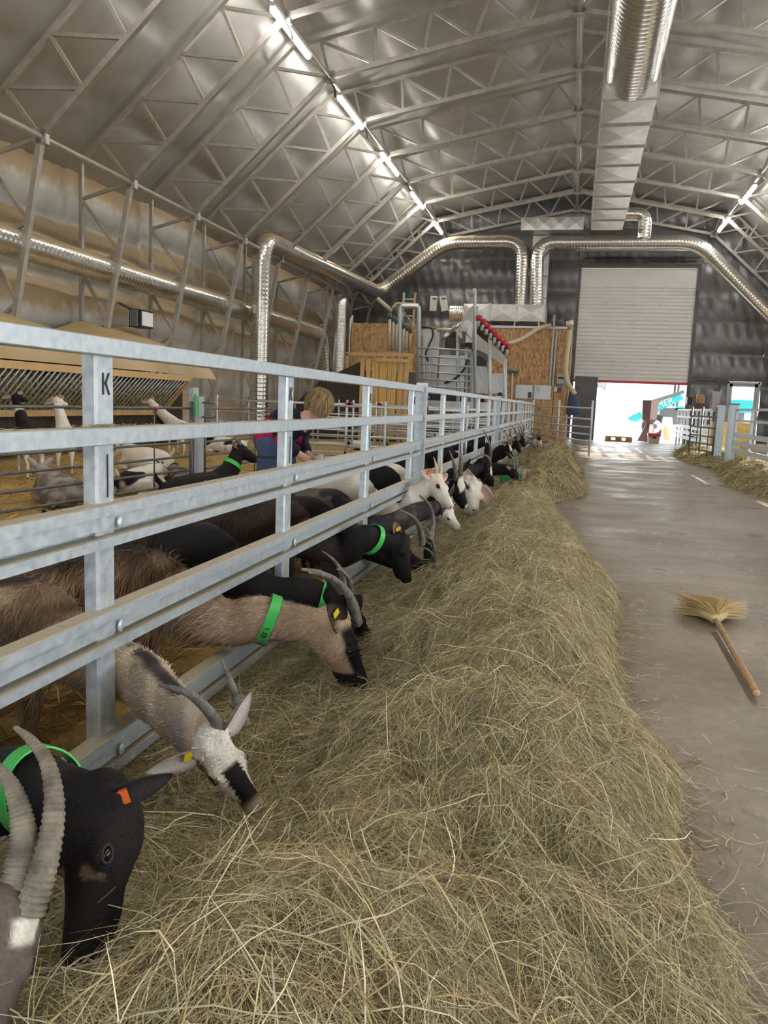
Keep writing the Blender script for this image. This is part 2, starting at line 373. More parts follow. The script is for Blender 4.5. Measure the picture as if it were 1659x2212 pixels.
# right wall in panels, with open ventilation bays that let the sun in
vents = [(-5.5, 13.5, 1.0, 3.5), (16.0, 18.2, 2.85, 3.75), (22.6, 25.4, 2.6, 4.8), (26.4, 29.4, 2.6, 4.8)]
ys = sorted({FRONT, BACK, *[q for a in vents for q in a[:2]]})
wr = None
for a, b in zip(ys[:-1], ys[1:]):
    hole = [q for q in vents if q[0] <= a+.01 and q[1] >= b-.01]
    spans = [(0, 6.05)] if not hole else [(0, hole[0][2]), (hole[0][3], 6.05)]
    for z0, z1 in spans:
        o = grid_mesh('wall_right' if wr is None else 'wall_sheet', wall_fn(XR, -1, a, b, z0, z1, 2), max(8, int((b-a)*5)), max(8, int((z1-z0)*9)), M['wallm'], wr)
        if wr is None: wr = struct(o)
# gables
def gable(y, sgn, x0, x1, z0, z1f, key):
    def fn(u, v):
        x = x0+(x1-x0)*u; zt = z1f(x) if callable(z1f) else z1f; z = z0+(zt-z0)*v
        t = z/1.25+.1*math.sin(key); fz = t-math.floor(t); k = x/2.6; fx = k-math.floor(k)
        b = .20*(.3+.7*(4*fx*(1-fx))**.35)*math.sin(math.pi*fz)**.7+.02*math.sin(15*x+4*z)
        return (x, y+sgn*b, z)
    return fn
def PB(px, py, Y=BACK): return P(px, py, Y=Y)
DX0, DX1 = PB(1254, 600)[0], PB(1507, 600)[0]
DZT = PB(1380, 578)[2]; DZB = PB(1380, 824)[2]
PX0, PX1 = PB(1574, 850)[0], PB(1636, 850)[0]; PZT = PB(1605, 829)[2]
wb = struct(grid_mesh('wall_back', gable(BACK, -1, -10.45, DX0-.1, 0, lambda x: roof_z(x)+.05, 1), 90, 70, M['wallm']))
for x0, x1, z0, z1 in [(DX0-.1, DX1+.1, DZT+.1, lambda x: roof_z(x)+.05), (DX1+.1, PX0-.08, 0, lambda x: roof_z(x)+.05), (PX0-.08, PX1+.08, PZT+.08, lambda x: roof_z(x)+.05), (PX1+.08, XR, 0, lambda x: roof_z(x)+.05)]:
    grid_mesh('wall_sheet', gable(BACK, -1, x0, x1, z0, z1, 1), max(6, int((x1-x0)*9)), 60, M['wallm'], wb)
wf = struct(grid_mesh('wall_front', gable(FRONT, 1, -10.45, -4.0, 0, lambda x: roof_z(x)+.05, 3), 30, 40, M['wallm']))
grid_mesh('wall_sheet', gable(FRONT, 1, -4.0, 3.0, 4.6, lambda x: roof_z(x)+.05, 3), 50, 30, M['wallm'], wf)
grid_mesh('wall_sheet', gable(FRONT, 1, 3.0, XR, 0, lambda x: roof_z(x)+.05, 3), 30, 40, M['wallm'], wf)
# --- overhead sectional door, pulled half way up
M['doorp'] = mk('white_door_panel', (.74, .74, .74), (.78, .78, .78), scale=2, rough=.42, metal=.1)
dY = BACK+.02
dr = struct(MB().box((DX0-.16, dY-.06, 0), (DX0+.02, dY+.10, DZT+.2)).box((DX1-.02, dY-.06, 0), (DX1+.16, dY+.10, DZT+.2)).box((DX0-.16, dY-.10, DZT-.02), (DX1+.16, dY+.12, DZT+.30)).build('door_1', M['dgrey']))
lines = [580, 621, 658, 700, 744, 782, 824]
zl = [PB(1380, q)[2] for q in lines]
for k in range(6):
    z1, z0 = zl[k], zl[k+1]; prof = [(0.05, z0), (0.0, z0)]
    if k == 0: prof += [(0.0, z1)]
    else:
        n = 5; h = (z1-z0)/n
        for i in range(n):
            a = z0+i*h; prof += [(0, a+.02), (0, a+h*.62), (.045, a+h*.72), (.045, a+h*.92), (0, a+h-.002)]
        prof += [(0, z1)]
    prof += [(0.05, z1)]
    s = MB().extrude(prof, lambda a, b: (DX0, dY+a, b), lambda a, b: (DX1, dY+a, b)).build('door_panel', M['doorp'], dr)
    for fx in (.24, .49, .735):
        if k > 0: MB().box((DX0+(DX1-DX0)*fx-.06, dY-.03, z1-.06), (DX0+(DX1-DX0)*fx+.06, dY+.01, z1+.06)).build('hinge', M['galvc'], s)
    for xx in (DX0, DX1-.05): MB().box((xx, dY-.035, z0+.03), (xx+.05, dY+.0, z1-.03)).build('edge_bracket', M['white'], s)
MB().box((DX0, dY-.01, DZB-.09), (DX1, dY+.06, DZB+.01)).build('bottom_seal', M['red'], dr)
MB().tube([(DX0+.1, dY-.16, DZT+.28), (DX1-.1, dY-.16, DZT+.28)], .05, 10).build('spring_shaft', M['dark_steel'], dr)
for a, b in ((.12, .46), (.54, .88)):
    pts = resample([(DX0+(DX1-DX0)*a, dY-.16, DZT+.28), (DX0+(DX1-DX0)*b, dY-.16, DZT+.28)], .02)
    MB().tube(pts, .075+.012*np.cos(np.arange(len(pts))*math.pi), 10).build('spring', M['dark_steel'], dr)
MB().box((DX0-.3, dY-.22, DZT+.62), (DX1+.4, dY-.14, DZT+.72)).build('lintel_rail', M['galvc'], dr)
# dark swung leaf beside the opening
lv0 = PB(1240, 860, 33.6); lv1 = PB(1288, 860, 33.9); lzt = PB(1265, 813, 33.8)[2]
lf = struct(MB().beam((lv0[0], 33.6, lzt/2), (lv1[0], 33.9, lzt/2), .06, lzt-.02).build('door_3', M['dgrey']))
# glazed personnel door
pd = struct(MB().box((PX0-.08, BACK-.05, 0), (PX0, BACK+.1, PZT+.08)).box((PX1, BACK-.05, 0), (PX1+.08, BACK+.1, PZT+.08)).box((PX0-.08, BACK-.05, PZT), (PX1+.08, BACK+.1, PZT+.08)).build('door_2', M['grey']))
MB().box((PX0, BACK, 0), (PX1, BACK+.05, .75)).box((PX0, BACK, .75), (PX0+.12, BACK+.05, PZT)).box((PX1-.12, BACK, .75), (PX1, BACK+.05, PZT)).box((PX0, BACK, PZT-.12), (PX1, BACK+.05, PZT)).build('door_leaf', M['grey'], pd)
gm, gnt, gb = new_mat('door_glass'); gb.inputs['Transmission Weight'].default_value = 1; gb.inputs['Roughness'].default_value = 0; gb.inputs['IOR'].default_value = 1.02
MB().box((PX0+.12, BACK+.02, .75), (PX1-.12, BACK+.03, PZT-.12)).build('pane', gm, pd)
# --- lattice trusses
def truss_proto():
    L = 'galvanised steel lattice truss arching from wall to wall under the silver roof'
    t = thing('roof_truss', L, 'truss', (XC, TY[0], 0), 'lattice roof trusses')
    y = TY[0]
    for m in (False, True):
        f = mir if m else (lambda p: p)
        I = [f(p) for p in INNER]; O = [f(p) for p in OUTER]
        def pt(p): return (p[0], y, p[1])
        for a, b in zip(I[:-1], I[1:]): MB().beam(pt(a), pt(b), .10, .10, (0, 1, 0)).build('inner_chord', M['truss'], t)
        for a, b in zip(O[:-1], O[1:]): MB().beam(pt(a), pt(b), .08, .08, (0, 1, 0)).build('outer_chord', M['truss'], t)
        for seg, n in ((0, 4), (1, 4), (2, 5)):
            a0, a1, b0, b1 = map(np.array, (I[seg], I[seg+1], O[seg], O[seg+1])); nodes = []
            for k in range(2*n+1):
                u = k/(2*n)
                if seg == 0 and k == 0: continue
                nodes.append((a0+(a1-a0)*u) if k % 2 == 0 else (b0+(b1-b0)*u))
            for p, q in zip(nodes[:-1], nodes[1:]): MB().beam(pt(p), pt(q), .06, .06, (0, 1, 0)).build('web_brace', M['truss'], t)
        for p, q in ((I[1], O[1]), (I[2], O[2])): MB().beam(pt(p), pt(q), .05, .05, (0, 1, 0)).build('web_brace', M['truss'], t)
        for p in (I[1], I[2]): MB().box((p[0]-.12, y-.05, p[1]-.12), (p[0]+.12, y+.05, p[1]+.12)).build('gusset_plate', M['truss'], t)
    MB().beam((XC, y, INNER[3][1]), (XC, y, OUTER[3][1]), .05, .05).build('web_brace', M['truss'], t)
    MB().box((XC-.12, y-.05, INNER[3][1]-.1), (XC+.12, y+.05, INNER[3][1]+.08)).build('gusset_plate', M['truss'], t)
    return t
tr0 = truss_proto()
for y in TY[1:]: copy_tree(tr0, (0, y-TY[0], 0))
# longitudinal purlins (pipes between trusses)
pn = [('eave_pipe', INNER[1], .05, 'long round steel eave pipe above the dusty left wall membrane'), ('eave_pipe', mir(INNER[1]), .05, 'long round steel eave pipe over the right hand wall membrane'),
      ('light_rail', INNER[2], .045, 'steel rail at the left roof bend carrying a row of strip lights'), ('light_rail', mir(INNER[2]), .045, 'steel rail at the right roof bend carrying strip lights'),
      ('ridge_pipe', (XC, INNER[3][1]), .05, 'steel pipe running along the ridge under the trusses'), ('ridge_pipe', (XC, OUTER[3][1]-.22), .05, 'upper steel pipe running along the very ridge of the roof')]
for nm, (x, z), r, lab in pn:
    tag(MB().tube([(x, FRONT+.2, z), (x, BACK-.3, z)], r, 10).build(nm, M['truss'], smooth=True), lab, 'pipe')
# cross bracing rods in two bays
for k, (ya, yb) in enumerate(((TY[4], TY[5]), (TY[9], TY[10]))):
    o = MB().tube([(-9.95, ya, 5.3), (-9.95, yb, 3.2)], .018, 6).build('brace_rod', M['truss']); tag(o, 'thin steel bracing rod sloping across a bay of the left wall', 'rod', 'wall bracing rods')
# --- strip lights on the rails
M['lamp'] = emis('lamp_diffuser', (1.0, .94, .84), 60.0)
M['lampbody'] = mk('lamp_housing', (.55, .55, .53), rough=.5)
def in_view(x, y, z):
    c = RW.T @ (np.array([x, y, z])-CAMP); return c[2] < 0 and abs(c[0]/-c[2]*FPX) < IW/2 and abs(c[1]/-c[2]*FPX) < IH/2
lt0 = None
for side in (0, 1):
    x, z = INNER[2] if side == 0 else mir(INNER[2])
    for k in range(-5, 5):
        y0 = 15.25+4.16*k
        if y0 < FRONT+.5: continue
        nm = 'strip_light' if any(in_view(x, y0+q, z-.14) for q in (-.98, -.5, 0, .5, .98)) else 'strip_light_offscreen'
        if lt0 is None:
            lt0 = thing(nm, 'glowing white tube light on the left roof rail', 'light', (x, y0, z-.09), 'strip lights along the left roof bend')
            MB().box((x-.05, y0-1.0, z-.10), (x+.05, y0+1.0, z-.045)).build('housing', M['lampbody'], lt0)
            MB().tube([(x, y0-.98, z-.145), (x, y0+.98, z-.145)], .058, 12).build('diffuser', M['lamp'], lt0, smooth=True)
            for s in (-.6, .6): MB().box((x-.02, y0+s-.02, z-.05), (x+.02, y0+s+.02, z+.03)).build('hanger', M['lampbody'], lt0)
            base = (x, y0)
        else:
            o = copy_tree(lt0, (x-base[0], y0-base[1], 0)); o.name = nm
            if side: o['label'] = 'glowing white tube light on the right roof rail'; o['group'] = 'strip lights along the right roof bend'
# cables drooping under the left light rail
for k in range(3, 12):
    y = TY[k]; pts = [(-5.74, y-.25, 8.2), (-5.6, y-.1, 7.95), (-5.68, y+.15, 7.9), (-5.75, y+.3, 8.2)]
    tag(MB().tube(smooth_path(pts, 6), .012, 6).build('cable_loop', M['rubber']), 'black cable looping from the left light rail at a truss', 'cable', 'cable loops at the left light rail')
# ================================================================ DUCTS
def ribbed(mb, pts, r, pitch=.11, amp=.035, n=20):
    """spiral-seam duct: thin raised seams every pitch"""
    p = resample(pts, pitch/3); k = np.arange(len(p)); rr = np.where(k % 3 == 0, r*(1+amp), r); mb.tube(p, rr, n); return mb
def duct(name, label, pts, r, rad=.5, mat='duct', pitch=.12):
    o = ribbed(MB(), fillet(pts, rad, 10), r, pitch).build(name, M[mat], smooth=True); tag(o, label, 'duct'); return o
zA = 1.25+.2555*9.55
eA = P(695, 728, X=-9.55)
duct('side_duct', 'long dusty round duct running along the left wall', [(-9.55, FRONT+.5, zA), (-9.55, eA[1], zA), (-9.5, eA[1]+.9, .3)], .25, .5)
rB = P(562, 700, X=-8.95); hB = P(600, 528, X=-9.2)[2]
kB = P(818, 633, Y=33.0); k2 = P(962, 524, Y=33.0); k3 = P(1130, 522, Y=33.0); k4 = P(1122, 668, Y=33.0)
kB[2] = min(kB[2], 8)
duct('riser_duct', 'shiny ribbed duct rising by the left wall and running over to the plenum', [(rB[0], rB[1], .1), (rB[0], rB[1], P(585, 525, X=-8.95)[2]), kB, k2, k3, k4], .27, .75)
c1 = P(1158, 668, Y=33.0); c2 = P(1160, 524, Y=33.0); c3 = P(1508, 522, Y=33.0); c4 = P(1700, 715, Y=33.0)
duct('branch_duct', 'shiny round duct from the plenum over the overhead door to the right', [c1, c2, c3, c4], .27, .75, 'ductc')
f1 = P(735, 660, X=-9.0)
duct('foil_duct', 'crumpled foil wrapped vertical duct beside the dark board', [(f1[0], f1[1], .2), (f1[0], f1[1], P(735, 640, X=-9.0)[2]), (f1[0]-.2, f1[1]+1.6, P(735, 640, X=-9.0)[2]-.6)], .26, .4, 'foil')
f2 = P(757, 690, X=-9.0)
duct('thin_duct', 'thin vertical metal duct next to the foil wrapped duct', [(f2[0], f2[1], .3), (f2[0], f2[1], 4.6)], .13, .3, 'ductc')
# big overhead duct: round spiral then rectangular
zD = 6.9; q0 = P(1365, 215, Z=zD)
yR = P(1365, 212, Z=zD)[1]; xl = P(1303, 212, Z=zD)[0]; xr = P(1420, 212, Z=zD)[0]; yE = P(1310, 497, Z=zD)[1]
big = thing('main_air_duct', 'big spiral air duct under the ridge joining a rectangular sheet duct', 'duct', ((xl+xr)/2, yR, zD))
ribbed(MB(), [((xl+xr)/2, FRONT+.6, zD+.42), ((xl+xr)/2, yR+.05, zD+.42)], (xr-xl)/2*.97, .14, .02, 32).build('round_section', M['ductc'], big, smooth=True)
n = 8
for k in range(n):
    a = yR+(yE-yR)*k/n; b = yR+(yE-yR)*(k+1)/n; cx, cy = (xl+xr)/2, (a+b)/2
    mb = MB(); z0, z1 = zD, zD+.85; d = .03
    mb.add([(xl,a,z0),(xr,a,z0),(xr,b,z0),(xl,b,z0),(cx,cy,z0-d)], [(0,1,4),(1,2,4),(2,3,4),(3,0,4)])
    for x_, s in ((xl, -1), (xr, 1)): mb.add([(x_,a,z0),(x_,b,z0),(x_,b,z1),(x_,a,z1),(x_+s*d,cy,(z0+z1)/2)], [(0,1,4),(1,2,4),(2,3,4),(3,0,4)])
    mb.add([(xl,a,z1),(xr,a,z1),(xr,b,z1),(xl,b,z1)], [(0,1,2,3)])
    mb.add([(xl,a,z0),(xr,a,z0),(xr,a,z1),(xl,a,z1)], [(0,1,2,3)]); mb.add([(xl,b,z0),(xr,b,z0),(xr,b,z1),(xl,b,z1)], [(0,1,2,3)])
    s = mb.build('sheet_section', M['rduct'], big)
    MB().box((xl-.03, a-.02, z0-.035), (xr+.03, a+.02, z0)).box((xl-.03, a-.02, z0), (xl, a+.02, z1)).box((xr, a-.02, z0), (xr+.03, a+.02, z1)).build('flange', M['truss'], s)
for k in range(9):
    y = yR-1.0-2.0*k if k > 4 else yR+(yE-yR)*(k+.5)/5
    for x_ in (xl, xr): MB().tube([(x_, y, zD+.5), (x_, y, roof_z(x_)-.1)], .012, 6).build('hanger_rod', M['truss'], big)
zb = [P(1376, 440, Y=yE-.8), P(1385, 445, Y=yE-.8), P(1385, 490, Y=yE-.8)]
tag(ribbed(MB(), fillet([(xr-.05, yE-.8, zD+.3), (xr+.62, yE-.8, zD+.3), (xr+.62, yE-.8, zD-.45)], .3, 8), .19, .1).build('elbow_duct', M['ductc'], smooth=True), 'small elbow duct hanging from the rectangular sheet duct', 'duct')
def xbox(mb, lo, hi, d=.03):
    x0, y0, z0 = lo; x1, y1, z1 = hi; n = max(1, round((x1-x0)/max(.5, (z1-z0)*1.3)))
    for i in range(n):
        a = x0+(x1-x0)*i/n; b = x0+(x1-x0)*(i+1)/n
        mb.add([(a,y0,z0),(b,y0,z0),(b,y0,z1),(a,y0,z1),((a+b)/2,y0-d,(z0+z1)/2)], [(0,1,4),(1,2,4),(2,3,4),(3,0,4)])
    mb.add([(x0,y1,z0),(x1,y1,z0),(x1,y1,z1),(x0,y1,z1)], [(3,2,1,0)])
    for f_ in ([(x0,y0,z0),(x0,y1,z0),(x0,y1,z1),(x0,y0,z1)], [(x1,y0,z0),(x1,y1,z0),(x1,y1,z1),(x1,y0,z1)], [(x0,y0,z1),(x1,y0,z1),(x1,y1,z1),(x0,y1,z1)], [(x0,y0,z0),(x1,y0,z0),(x1,y1,z0),(x0,y1,z0)]): mb.add(f_, [(0,1,2,3)])
    return mb
a = P(1125, 497, Y=32.5); b = P(1262, 468, Y=32.5)
tag(xbox(MB(), (a[0], 32.5, a[2]), (b[0], 33.3, b[2])).build('duct_box', M['rduct']), 'crosswise sheet metal duct box under the end of the main duct', 'duct')
a = P(1140, 690, Y=33.6); b = P(1190, 497, Y=33.6)
sh = thing('vertical_shaft', 'tall white boxed air shaft rising behind the two bent ducts', 'duct', (a[0], 33.6, 0))
for k in range(4):
    z0 = a[2]+(b[2]-a[2])*k/4; z1 = a[2]+(b[2]-a[2])*(k+1)/4-.02
    xbox(MB(), (a[0], 33.6, z0), (b[0], 34.2, z1)).build('shaft_section', M['rduct'], sh)
a = P(1000, 692, Y=31.4); b = P(1178, 658, Y=31.4)
pl = thing('plenum_box', 'long sheet metal plenum lying on top of the board room', 'duct', (a[0], 31.4, a[2]))
for k in range(3):
    x0 = a[0]+(b[0]-a[0])*k/3; x1 = a[0]+(b[0]-a[0])*(k+1)/3
    xbox(MB(), (x0, 31.4, a[2]), (x1-.02, 33.2, b[2]), .05).build('sheet_section', M['rduct'], pl)
    MB().box((x1-.05, 31.36, a[2]-.03), (x1+.02, 33.2, b[2]+.03)).build('flange', M['galvc'], pl)
for x_ in (a[0]+.9, a[0]+2.0, b[0]-.2): MB().box((x_-.03, 31.5, P(1100, 708, Y=31.5)[2]), (x_+.03, 31.56, a[2])).build('support_leg', M['galvc'], pl)
c0 = P(970, 675, Y=31.6); c1_ = P(1002, 675, Y=31.6)
tag(ribbed(MB(), [(c0[0], 31.9, c0[2]), (c1_[0]+.05, 31.9, c1_[2])], .32, .08, .03, 24).build('drum_fan', M['ductc'], smooth=True), 'short brassy round duct fan at the plenum end', 'fan')
# ================================================================ FEED FENCE
FX = -1.35
PROF = [(-.055, 0), (.0, 0), (.0, .030), (-.006, .033), (-.050, .034), (-.050, .052), (-.004, .054), (-.004, .094), (.006, .097), (.006, .128), (0, .130), (-.055, .130)]
BARP = [(-.052, 0), (.0, 0), (.003, .003), (.003, .049), (0, .052), (-.052, .052), (-.055, .049), (-.055, .003)]
def fence_panel(y0, y1, posts, label, letters=True):
    t = thing('feed_fence', label, 'fence', (FX, y0, 0))
    for nm, prof, z in (('top_rail', BARP, 1.348), ('upper_rail', BARP, 1.090), ('guard_rail', PROF, .785), ('guard_rail', PROF, .462), ('guard_rail', PROF, .06)):
        rl = MB().extrude(prof, lambda a, b: (FX+.03+a, y0, z+b), lambda a, b: (FX+.03+a, y1, z+b)).build(nm, M['galv'], t)
        if nm == 'guard_rail':
            for y in posts:
                if y0 < y < y1: MB().ell((FX+.036, y+.02, z+.07), [(.006, 0, 0), (0, .016, 0), (0, 0, .02)], 10, 6).build('bolt', M['galvc'], rl, smooth=True)
    for y in posts:
        ps = [(-.046, y-.045), (-.008, y-.045), (0, y-.037), (0, y+.0395), (0, y+.040), (-.004, y+.045), (-.046, y+.045)]
        po = MB().extrude(ps, lambda a, b: (FX+a+.002, b, 0.0), lambda a, b: (FX+a+.002, b, 1.352)).build('post', M['galvc'], t)
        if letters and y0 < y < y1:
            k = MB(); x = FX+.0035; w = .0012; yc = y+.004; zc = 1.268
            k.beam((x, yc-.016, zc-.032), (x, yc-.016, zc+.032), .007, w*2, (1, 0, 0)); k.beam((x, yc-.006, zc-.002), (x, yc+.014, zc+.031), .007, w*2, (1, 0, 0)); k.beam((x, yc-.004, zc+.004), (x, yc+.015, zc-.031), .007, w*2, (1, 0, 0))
            k.build('cutout_shade', M['black'], po)  # black strokes laid on the face paint in the shade inside the cut letter
            MB().box((x-.001, y+.004, .93), (x+.0008, y+.010, 1.06)).build('slot_shade', M['black'], po)  # flat black strip stands for the dark inside of the slot, nothing is cut
    return t
def joint_post(y, label):
    t = thing('joint_post', label, 'post', (FX, y, 0))
    MB().box((FX-.05, y-.035, 0), (FX+.045, y+.035, 1.43)).build('post_body', M['galvc'], t)
    MB().box((FX+.045, y-.05, .02), (FX+.052, y-.012, 1.43)).build('flange', M['galvc'], t)
    for z in (1.30, 1.2, .55): MB().ell((FX+.054, y+.012, z), [(.014, 0, 0), (0, .02, 0), (0, 0, .02)], 10, 6).build('bolt', M['dark_steel'], t, smooth=True)
    return t
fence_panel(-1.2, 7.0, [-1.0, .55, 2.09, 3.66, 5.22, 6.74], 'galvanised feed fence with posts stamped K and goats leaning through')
fence_panel(7.18, 14.3, [8.42, 10.02, 11.6, 13.1, 14.1], 'galvanised feed fence panel between the first two joint posts', False)
fence_panel(14.55, 20.5, [15.9, 17.3, 18.7, 20.1], 'galvanised feed fence panel just past the second joint post', False)
fence_panel(20.7, 26.4, [22.0, 23.4, 24.8, 26.2], 'far end panel of the galvanised feed fence near the milking stalls', False)
for y, lab in ((7.09, 'bolted galvanised joint post beside the white goat with orange tags'), (14.43, 'bolted galvanised joint post in front of the milking stall chute'), (20.6, 'bolted galvanised joint post nearest the green latch')): joint_post(y, lab)
tag(MB().box((FX-.04, 26.3, 1.02), (FX+.08, 26.5, 1.12)).box((FX-.06, 26.36, .95), (FX+.1, 26.44, 1.16)).build('green_latch', M['green']), 'bright green latch at the far end of the feed fence', 'latch')
# ================================================================ HURDLES
def hurdle(p0, p1, h, zs, label, mat='dark_steel', uprights=(0, 1), r=.014, group=None, z0=.04, sub=()):
    p0 = np.array([p0[0], p0[1], 0.]); p1 = np.array([p1[0], p1[1], 0.])
    t = thing('hurdle_gate', label, 'gate', p0, group)
    for z in zs: MB().tube([p0+(0, 0, z), p1+(0, 0, z)], r, 8).build('bar', M[mat], t, smooth=True)
    for u in uprights:
        q = p0+(p1-p0)*u; MB().tube([q+(0, 0, z0), q+(0, 0, h)], r*1.35, 8).build('upright', M[mat], t, smooth=True)
    for u in sub:
        q = p0+(p1-p0)*u; MB().tube([q+(0, 0, zs[0]), q+(0, 0, zs[-1])], r*.6, 6).build('stay', M[mat], t, smooth=True)
    return t
zs6 = [.20, .36, .52, .68, .86, 1.08]
hurdle((-4.62, 5.55), (-4.5, 6.95), 1.16, zs6, 'dark bar hurdle beside the grey resting goat', sub=())
hurdle((-4.48, 7.05), (-4.36, 8.5), 1.16, zs6, 'dark bar hurdle in front of the white resting goat', sub=(.5,))
hurdle((-4.66, 3.6), (-4.63, 5.45), 1.16, zs6, 'dark bar hurdle at the near end of the pen row')
hurdle((-4.3, 8.75), (-4.2, 11.6), 1.16, zs6, 'dark bar hurdle behind the kneeling black goat', sub=(.5,))
pp = thing('pen_post', 'square steel pen post with a green strap', 'post', (-4.33, 8.6, 0))
MB().box((-4.40, 8.53, 0), (-4.34, 8.66, 1.32)).build('post_body', M['galvc'], pp); MB().box((-4.33, 8.53, 0), (-4.27, 8.66, 1.22)).build('post_body', M['galvc'], pp)
MB().beam((-4.30, 8.5, 1.25), (-4.27, 8.48, 1.0), .05, .012).build('strap', M['green'], pp)
MB().tube(fillet([(-4.28, 8.62, 1.15), (-4.1, 8.62, 1.15), (-4.1, 8.62, .98), (-4.28, 8.62, .98)], .04), .012, 8).build('latch_loop', M['dark_steel'], pp, smooth=True)
for k, (y, xa, xb) in enumerate(((12.2, -4.2, -1.6), (15.2, -7.2, -4.4), (15.3, -4.3, -1.6), (18.4, -7.5, -4.6), (18.5, -4.5, -1.6), (21.6, -6.5, -1.7))):
    lab = ['galvanised hurdle across the pen right behind the bending person', 'galvanised hurdle across the pen to the left of the small kid', 'galvanised hurdle across the pen behind the small kid', 'galvanised hurdle on the left in front of the wooden crate', 'galvanised hurdle in front of the wooden crate and stalls', 'galvanised hurdle nearest the milking stalls'][k]
    hurdle((xa, y), (xb, y), 1.25, [.2, .36, .52, .68, .9, 1.15], lab, 'galvc', (0, .5, 1), .016, None, .0, (.25, .75))
for k, (x, y, z) in enumerate(((-4.35, 15.2, 1.17), (-4.55, 18.45, 1.17), (-6.9, 18.4, 1.17), (-2.9, 18.5, 1.12))):
    tag(MB().box((x-.08, y-.03, z-.02), (x+.08, y+.03, z+.02)).box((x-.03, y-.03, z-.06), (x+.03, y+.03, z+.04)).build('hurdle_clip', M['red' if k != 3 else 'orange']), ['red plastic clip on the top bar of the middle hurdle row', 'red plastic clip where two far hurdles meet', 'red plastic clip at the left end of the far hurdles', 'orange plastic clip on a hurdle near the stalls'][k], 'clip')
# gate across the alley end
g1 = P(1272, 985, Z=0); g0 = (FX+.05, 26.1)
ga = hurdle(g0, (g1[0], g1[1]), 1.50, [.22, .40, .58, .78, 1.0, 1.30], 'light steel bar gate standing open across the feed alley', 'galvc', (0, .48, 1), .022, None, 0)
# ================================================================ HAY RACK on the left wall
rx0, rx1 = -8.3, -9.0; ry0, ry1 = 3.0, P(410, 820, X=-8.3)[1]; rz1 = P(410, 822, X=-8.3)[2]; rz0 = P(300, 888, X=-9.0)[2]
rk = thing('hay_rack', 'long slanted hay rack of pale bars with wooden rails on the left wall', 'hay rack', (rx1, (ry0+ry1)/2, 0))
MB().box((rx0-.05, ry0, rz1-.02), (rx0+.03, ry1, rz1+.10)).build('top_board', M['wood'], rk)
MB().box((rx1-.04, ry0, rz0-.08), (rx1+.05, ry1, rz0+.03)).build('bottom_board', M['wood'], rk)
MB().beam((rx0, ry1-.03, rz1+.05), (rx1, ry1-.03, rz0-.05), .05, .12).build('end_board', M['wood'], rk)
nb = int((ry1-ry0)/.145)
sl0 = None
for k in range(nb):
    y = ry0+.1+k*.145
    if sl0 is None: sl0 = MB().tube([(rx0-.02, y, rz1), (rx1+.01, y, rz0)], .017, 8).build('slat', M['galvc'], rk, smooth=True)
    else:
        c = sl0.copy(); COL.objects.link(c); c.location = (0, k*.145, 0)
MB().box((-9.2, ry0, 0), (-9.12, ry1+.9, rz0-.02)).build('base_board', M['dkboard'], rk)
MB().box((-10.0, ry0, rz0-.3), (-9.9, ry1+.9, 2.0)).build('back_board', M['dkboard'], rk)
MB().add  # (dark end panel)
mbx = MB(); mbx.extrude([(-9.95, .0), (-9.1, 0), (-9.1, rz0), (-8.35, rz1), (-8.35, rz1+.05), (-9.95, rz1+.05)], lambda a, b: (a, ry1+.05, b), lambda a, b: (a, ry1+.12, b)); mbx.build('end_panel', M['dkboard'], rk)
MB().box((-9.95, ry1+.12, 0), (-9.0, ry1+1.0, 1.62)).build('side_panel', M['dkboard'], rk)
# shelf / tarp above the rack
M['tarp'] = mk('dusty_plastic_sheet', (.46, .40, .31), (.58, .51, .40), scale=1.2, rough=.45, bump=.6, bscale=3, stretch=(1, 1, .5), dust=(.40, .29, .15), dust_lo=.1)
def tarp_fn(u, v):
    y = 3.0+(ry1+1.3-3.0)*u
    z1 = 2.95+.15*math.sin(y*1.3)+.08*math.sin(y*3.1); z0 = rz1+.12+(0 if u < .9 else -.05)
    x = float(np.interp(v, [0, .5, .75, 1], [-10.05, -8.85, -8.40, rx0+.03])); z = float(np.interp(v, [0, .5, .75, 1], [z1-.35, z0+.62, z0+.32, z0]))
    return (x+.10*math.sin(math.pi*v)*math.sin(y*2.1), y, z+.10*math.sin(math.pi*v)*math.sin(y*1.7+1)-.10*abs(math.sin(y*1.14))*(1-v))
tp = grid_mesh('plastic_sheet', tarp_fn, 90, 16, M['tarp']); tag(tp, 'dusty brown plastic sheet draped above the hay rack', 'sheet')
# small bright flood lamp on wall
fl = thing('flood_light', 'square flood lamp with white face fixed on the left wall', 'lamp', P(322, 690, X=-9.3))
q = P(322, 690, X=-9.3)
MB().box((q[0]-.35, q[1]-.26, q[2]-.19), (q[0]-.05, q[1]+.26, q[2]+.19)).build('lamp_body', M['black'], fl)
MB().box((q[0]-.05, q[1]-.22, q[2]-.15), (q[0]-.03, q[1]+.22, q[2]+.15)).build('lamp_face', mk('frosted_white', (.8, .8, .85), rough=.3), fl)
MB().beam((q[0]-.2, q[1], q[2]+.1), (q[0]-.75, q[1], q[2]+.35), .05, .05).build('bracket', M['dark_steel'], fl)
for k in range(5): MB().box((q[0]-.34+.05*k, q[1]-.28, q[2]-.17), (q[0]-.33+.05*k, q[1]-.26, q[2]+.17)).build('cooling_fin', M['galvc'], fl)
